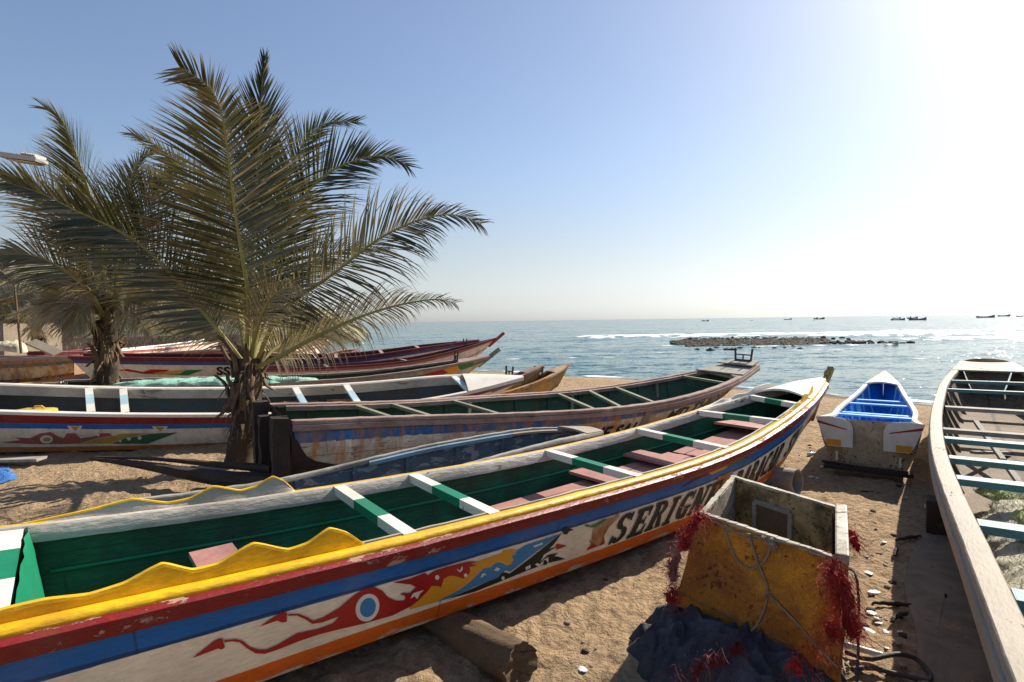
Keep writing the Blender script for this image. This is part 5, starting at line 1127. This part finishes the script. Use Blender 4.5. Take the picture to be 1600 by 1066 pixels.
b = MB(); b.tube(wob([at(1322, 1020, .05), at(1360, 1030, .1), at(1400, 1022, .12), at(1432, 1030, .08), at(1452, 1052, .05), at(1450, 1064, .04), at(1410, 1055, .05), at(1360, 1044, .06), at(1330, 1046, .05)], 60), .016, 8); tag(b.build('hose', M['hose'], smooth=1), 'dark hose looped on the sand beside the slab', 'hose')
b = MB(); b.tube(wob([r[2]+Vector((.0, -.03, -.02)), atY(1338, 900, 3.1), atY(1342, 960, 3.1), atY(1340, 1030, 3.05), atY(1338, 1090, 3.0)], 40), .008, 6); tag(b.build('cord', M['hose'], smooth=1), 'thin dark cord hanging at the right side of the yellow box', 'cord')
b = MB(); rd = random.Random(3)
for k in range(5):
    b.tube(wob([at(1318+rd.uniform(-6, 10), 1040+rd.uniform(-8, 14), .05+rd.uniform(0, .06)) for _ in range(6)], 40), .006, 6)
tag(b.build('rope', M['rope'], smooth=1), 'tangle of pale twine at the foot of the yellow box', 'rope')
# dark timber on the left
a0, a1 = at(142, 716, .3), at(430, 752, .28)
tr = empty('dugout_timber', 'long dark tapering timber lying before the palm trunk', 'timber', None, (a0.x, a0.y, 0))
def beamloft(P, w0, w1, h0, h1, name, mat, parent):
    b = MB(); rows = []; Q = smooth_path(P, 24)
    for i, p in enumerate(Q):
        t_ = i/24; d = (Q[min(24, i+1)]-Q[max(0, i-1)]).normalized(); s_ = d.cross(Vector((0, 0, 1))).normalized(); w = w0+(w1-w0)*t_; h = h0+(h1-h0)*t_
        j = .015*noise.noise(p*3); rows.append([p+s_*w, p+s_*w*.8+Vector((0, 0, h*.5+j)), p-s_*w*.8+Vector((0, 0, h*.5-j)), p-s_*w, p-s_*w*.7-Vector((0, 0, h*.5)), p+s_*w*.7-Vector((0, 0, h*.5))])
    b.grid(rows, close=True); b.face(range(6)); b.face(list(range(24*6, 25*6))[::-1]); return b.build(name, mat, parent, smooth=30)
beamloft([at(142, 716, .3), at(230, 728, .26), at(320, 744, .24), at(430, 756, .24)], .03, .14, .04, .22, 'keel_beam', M['dark_wood'], tr)
beamloft([at(145, 714, .32), at(250, 718, .34), at(340, 726, .36), at(425, 733, .38)], .02, .06, .02, .1, 'side_rail', M['dark_wood'], tr); sub(tr)
b = MB(); b.beam(at(-30, 719, .12), at(66, 717, .12), .25, .05); tag(b.build('board', M['grey_wood'], bevel=.01), 'weathered board on the sand at the left edge under the white railed boat', 'board')
for x_ in (-9.2,): b = MB(); b.box((x_, 11.3, .12), (.3, 1.2, .26)); tag(b.build('support_block', M['dark_wood'], bevel=.03), 'dark block under the white railed boat, %s' % ('nearer the left edge' if x_ < -7 else 'nearer the palm trunk'), 'block')
lump('fishing_net', [at(-30, 758, 0), at(-8, 752, .0), at(14, 752, .0)], .22, .22, M['net_blue'], label='bright blue net bundle on the sand at the left edge', cat='net', seed=14, n=24, fuzz=500, rough=.5)
# jerrycan in the white boat
jp = WB.w(Vector((WB.s_at(30, 1)*WB.L, -.35, .8))); jr = empty('jerrycan', 'yellow plastic jerrycan lying in the white railed boat', 'jerrycan', None, jp)
b = MB(); b.box((0, 0, 0), (.62, .36, .32)); b.build('can_body', M['jerry'], jr, bevel=.06, smooth=40); b = MB(); b.tube([(.3, 0, .08), (.37, 0, .09)], .035, 10); b.build('cap', M['jerry'], jr); b = MB(); b.tube([(-.05, 0, .15), (0, 0, .2), (.12, 0, .2), (.18, 0, .15)], .02, 8); b.build('handle', M['jerry'], jr)
# nets in the right boat
P = [RB.w(Vector((x, .2, .36))) for x in np.linspace(1.5, 6.6, 8)]
lump('fishing_net', P, .52, .2, M['net_pale'], label='pale straw coloured net spread in the boat at the right edge', cat='net', seed=21, n=160, fuzz=9000, rough=.2)
P = [RB.w(Vector((x, .22, .52))) for x in np.linspace(3.2, 5.6, 6)]
lump('fishing_net', P, .26, .1, M['net_lime'], label='lime green net on top of the straw coloured net', cat='net', seed=22, n=90, fuzz=6000, rough=.35)
P = [RB.w(Vector((x, .42, .42))) for x in np.linspace(5.9, 6.6, 4)]
lump('fishing_net', P, .22, .09, M['net_lime'], label='small green net tuft farther up in the boat at the right edge', cat='net', seed=23, n=40, fuzz=2500, rough=.35)
# debris on the sand
rd = random.Random(17)
def pebble(p, s, mat, name, label, cat, group, flat=.6, seed=0):
    bm = bmesh.new(); bmesh.ops.create_icosphere(bm, subdivisions=2, radius=1)
    rz = Matrix.Rotation(rd.uniform(0, 6.28), 3, 'Z'); sc = Vector((s*rd.uniform(.7, 1.4), s*rd.uniform(.6, 1), s*flat*rd.uniform(.6, 1)))
    for v in bm.verts:
        k = 1+.45*noise.noise(v.co*1.4+Vector((seed, 0, 0))); v.co = rz @ Vector((v.co.x*sc.x*k, v.co.y*sc.y*k, v.co.z*sc.z*k))
    me = bpy.data.meshes.new(name); bm.to_mesh(me); bm.free(); me.materials.append(mat); o = bpy.data.objects.new(name, me); col.objects.link(o); o.location = p; tag(o, label, cat, group)
for i in range(96):
    px, py = (rd.uniform(1345, 1420), rd.uniform(690, 1060)) if i < 60 else (rd.uniform(1190, 1300), rd.uniform(690, 760)) if i < 85 else (rd.uniform(850, 1040), rd.uniform(880, 1060))
    p = at(px, py, 0); p.z = gz(p.x, p.y)+.003; reg = 'beside the slab on the right' if i < 60 else 'between the painted boat and the blue one' if i < 85 else 'in front of the painted boat'
    m, nm, lb = (('stone', 'stone', 'small brown stone on the sand ') if rd.random() < .6 else ('shell', 'shell', 'pale bit of shell on the sand ') if rd.random() < .45 else ('dark_wood', 'wood_scrap', 'dark wood scrap on the sand '))
    pebble(p, rd.uniform(.012, .034) if nm != 'wood_scrap' else rd.uniform(.02, .05), M[m], nm, lb+reg, nm.replace('_', ' '), nm.replace('_', ' ')+'s '+reg, .5 if nm != 'shell' else .3, i)
M['clear'] = paint('clear', (.6, .7, .72), .15, 0, dirt=.1, bump=.1)
def bottle(px, py, label, a=.5, s=1):
    p = at(px, py, 0); p.z = gz(p.x, p.y)+.035; d = Vector((math.cos(a), math.sin(a), 0))*s; b = MB(); b.tube([p, p+d*.02, p+d*.15, p+d*.19, p+d*.22], [.02, .034, .034, .014, .013], 12); tag(b.build('plastic_bottle', M['clear'], smooth=40), label, 'bottle')
bottle(1262, 711, 'clear plastic bottle on the sand left of the blue boat'); bottle(1455, 802, 'clear crushed bottle beside the dark block', 1.2)
for i, (px, py, a, label) in enumerate(((1357, 898, .3, 'white plastic flake between the box and the slab, uppermost'), (1366, 925, 1.0, 'white plastic flake between the box and the slab, second from the top'), (1362, 960, .2, 'white plastic flake between the box and the slab, third from the top'), (1358, 985, .8, 'white plastic flake between the box and the slab, lowest'))):
    p = at(px, py, 0); p.z = gz(p.x, p.y)+.012; pebble(p, .042, M['shell'], 'plastic_flake', label, 'litter', None, .16, i*3+60)
p = at(1392, 850, 0)
for i, (px, py, L, a, label) in enumerate(((1420, 848, .32, .2, 'dark flat stick by the top of the slab'), (1400, 870, .22, .9, 'curved brown stick left of the slab'), (1395, 950, .3, -.2, 'dark stick in the shade by the slab'), (1225, 700, .3, -.6, 'thin stick on the sand below the bow of the painted boat'), (1405, 975, .25, .5, 'brown driftwood chip near the hose'))):
    p = at(px, py, 0); p.z = gz(p.x, p.y)+.02; d = Vector((math.cos(a), math.sin(a), .05)); b = MB(); b.tube(wob([p-d*L/2, p+Vector((0, 0, .01)), p+d*L/2], 12, .02), [.008+.012*math.sin(math.pi*k/12) for k in range(13)], 7); tag(b.build('stick', M['dark_wood'], smooth=1), label, 'stick')
# ------------------------------------------------------------------ reef
def rock(p, s, name, label=None, group=None, seed=0, b=None):
    bm = bmesh.new(); bmesh.ops.create_icosphere(bm, subdivisions=1, radius=1); out = []
    for v in bm.verts: k = 1+.5*noise.noise(v.co*1.3+Vector((seed*3.1, 0, 0))); out.append(Vector((v.co.x*s*1.3*k, v.co.y*s*k, v.co.z*s*.6*k))+Vector(p))
    if b is None:
        b = MB(); own = True
    else: own = False
    n0 = len(b.v)
    for v in out: b.vert(v)
    for f in bm.faces: b.face([n0+v.index for v in f.verts])
    bm.free()
    if own: tag(b.build(name, M['rock']), label, 'rock', group)
rd = random.Random(7); b = MB()
for i in range(2200):
    px = 1050+rd.random()**.95*245; ctr_y = 536-(px-1050)*.008; half = 6.5*min(1, (px-1040)/40, (1310-px)/60+.25); py = ctr_y+rd.gauss(0, .5)*half
    p = at(px, py, SEA); rock((p.x, p.y, SEA-.0), rd.uniform(.1, .34), None, seed=i, b=b)
tag(b.build('reef', M['rock']), 'dark rock reef awash in front of the white surf', 'reef', kind='stuff')
for i in range(46):
    px = rd.uniform(1290, 1425); py = 536+rd.gauss(0, 1.3)+(px-1300)*.012
    if i < 6: px, py = rd.uniform(1255, 1330), rd.uniform(528, 531)
    p = at(px, py, SEA); rock((p.x, p.y, SEA+.08), rd.uniform(.15, .36), 'reef_rock', 'dark rock standing out of the foam at the right end of the reef', 'rocks at the end of the reef', 100+i)
# ------------------------------------------------------------------ boats at anchor
M['far_hull'] = paint('far_hull', (.24, .23, .23), .8, .2, (.3, .28, .25), .3, bump=0)
def far_boat(px, py, lpx, label, cab=False):
    d0 = ray(px, py); t_ = (SEA-HC)/d0[2] if d0[2] < -1e-4 else 900; t_ = min(t_, 900); p = Vector((d0[0]*t_, d0[1]*t_, SEA)); L = lpx*t_/F*.92
    r_ = empty('moored_boat', label, 'boat', 'boats at anchor near the horizon', p, (0, 0, R(rd.uniform(-12, 12)))); b = MB(); rows = []; H_ = L*.075
    for i in range(21):
        s = i/20; w = L*.07*max(.05, math.sin(math.pi*min(1, .12+s*.9))**.6); z = H_*(1+1.5*(abs(s-.4)/.6)**2.5)
        x = (s-.5)*L; rows.append([(x, w, z), (x, w*.7, 0-.1), (x, -w*.7, -.1), (x, -w, z), (x, -w*.85, z), (x, -w*.6, H_*.35), (x, w*.6, H_*.35), (x, w*.85, z)])
    n0 = b.grid(rows, close=True); b.face(range(8)); b.face(list(range(160, 168))[::-1]); b.build('hull', M['far_hull'], r_)
    if cab: b = MB(); b.box((-L*.2, 0, H_*1.6), (L*.08, L*.06, H_*1.4)); b.beam((L*.3, 0, H_), (L*.3, 0, H_*4), .1, .1, (1, 0, 0)); b.build('cabin', M['dark_wood'], r_)
for a in ((1102, 502, 13, 'lone anchored boat farthest left on the horizon', True), (1174, 501.2, 4.5, 'tiny anchored boat seen end on', False), (1231, 499.6, 13, 'anchored boat left of the one with a dinghy', False), (1280, 499, 20, 'long anchored boat with a dinghy beside it', True), (1272, 501.5, 4, 'dinghy floating by the long anchored boat', False),
          (1403, 500.4, 22, 'near left boat of the anchored cluster', False), (1401, 498, 15, 'rear left boat of the anchored cluster', False), (1426, 498, 20, 'rear right boat of the anchored cluster', True), (1434, 500.4, 29, 'near right boat of the anchored cluster', False), (1540, 496.6, 28, 'dark anchored boat in the sun glitter', False), (1569, 494.6, 22, 'anchored boat right of the dark one in the glitter', False), (1596, 495, 16, 'anchored boat cut by the right edge', False)): far_boat(*a)
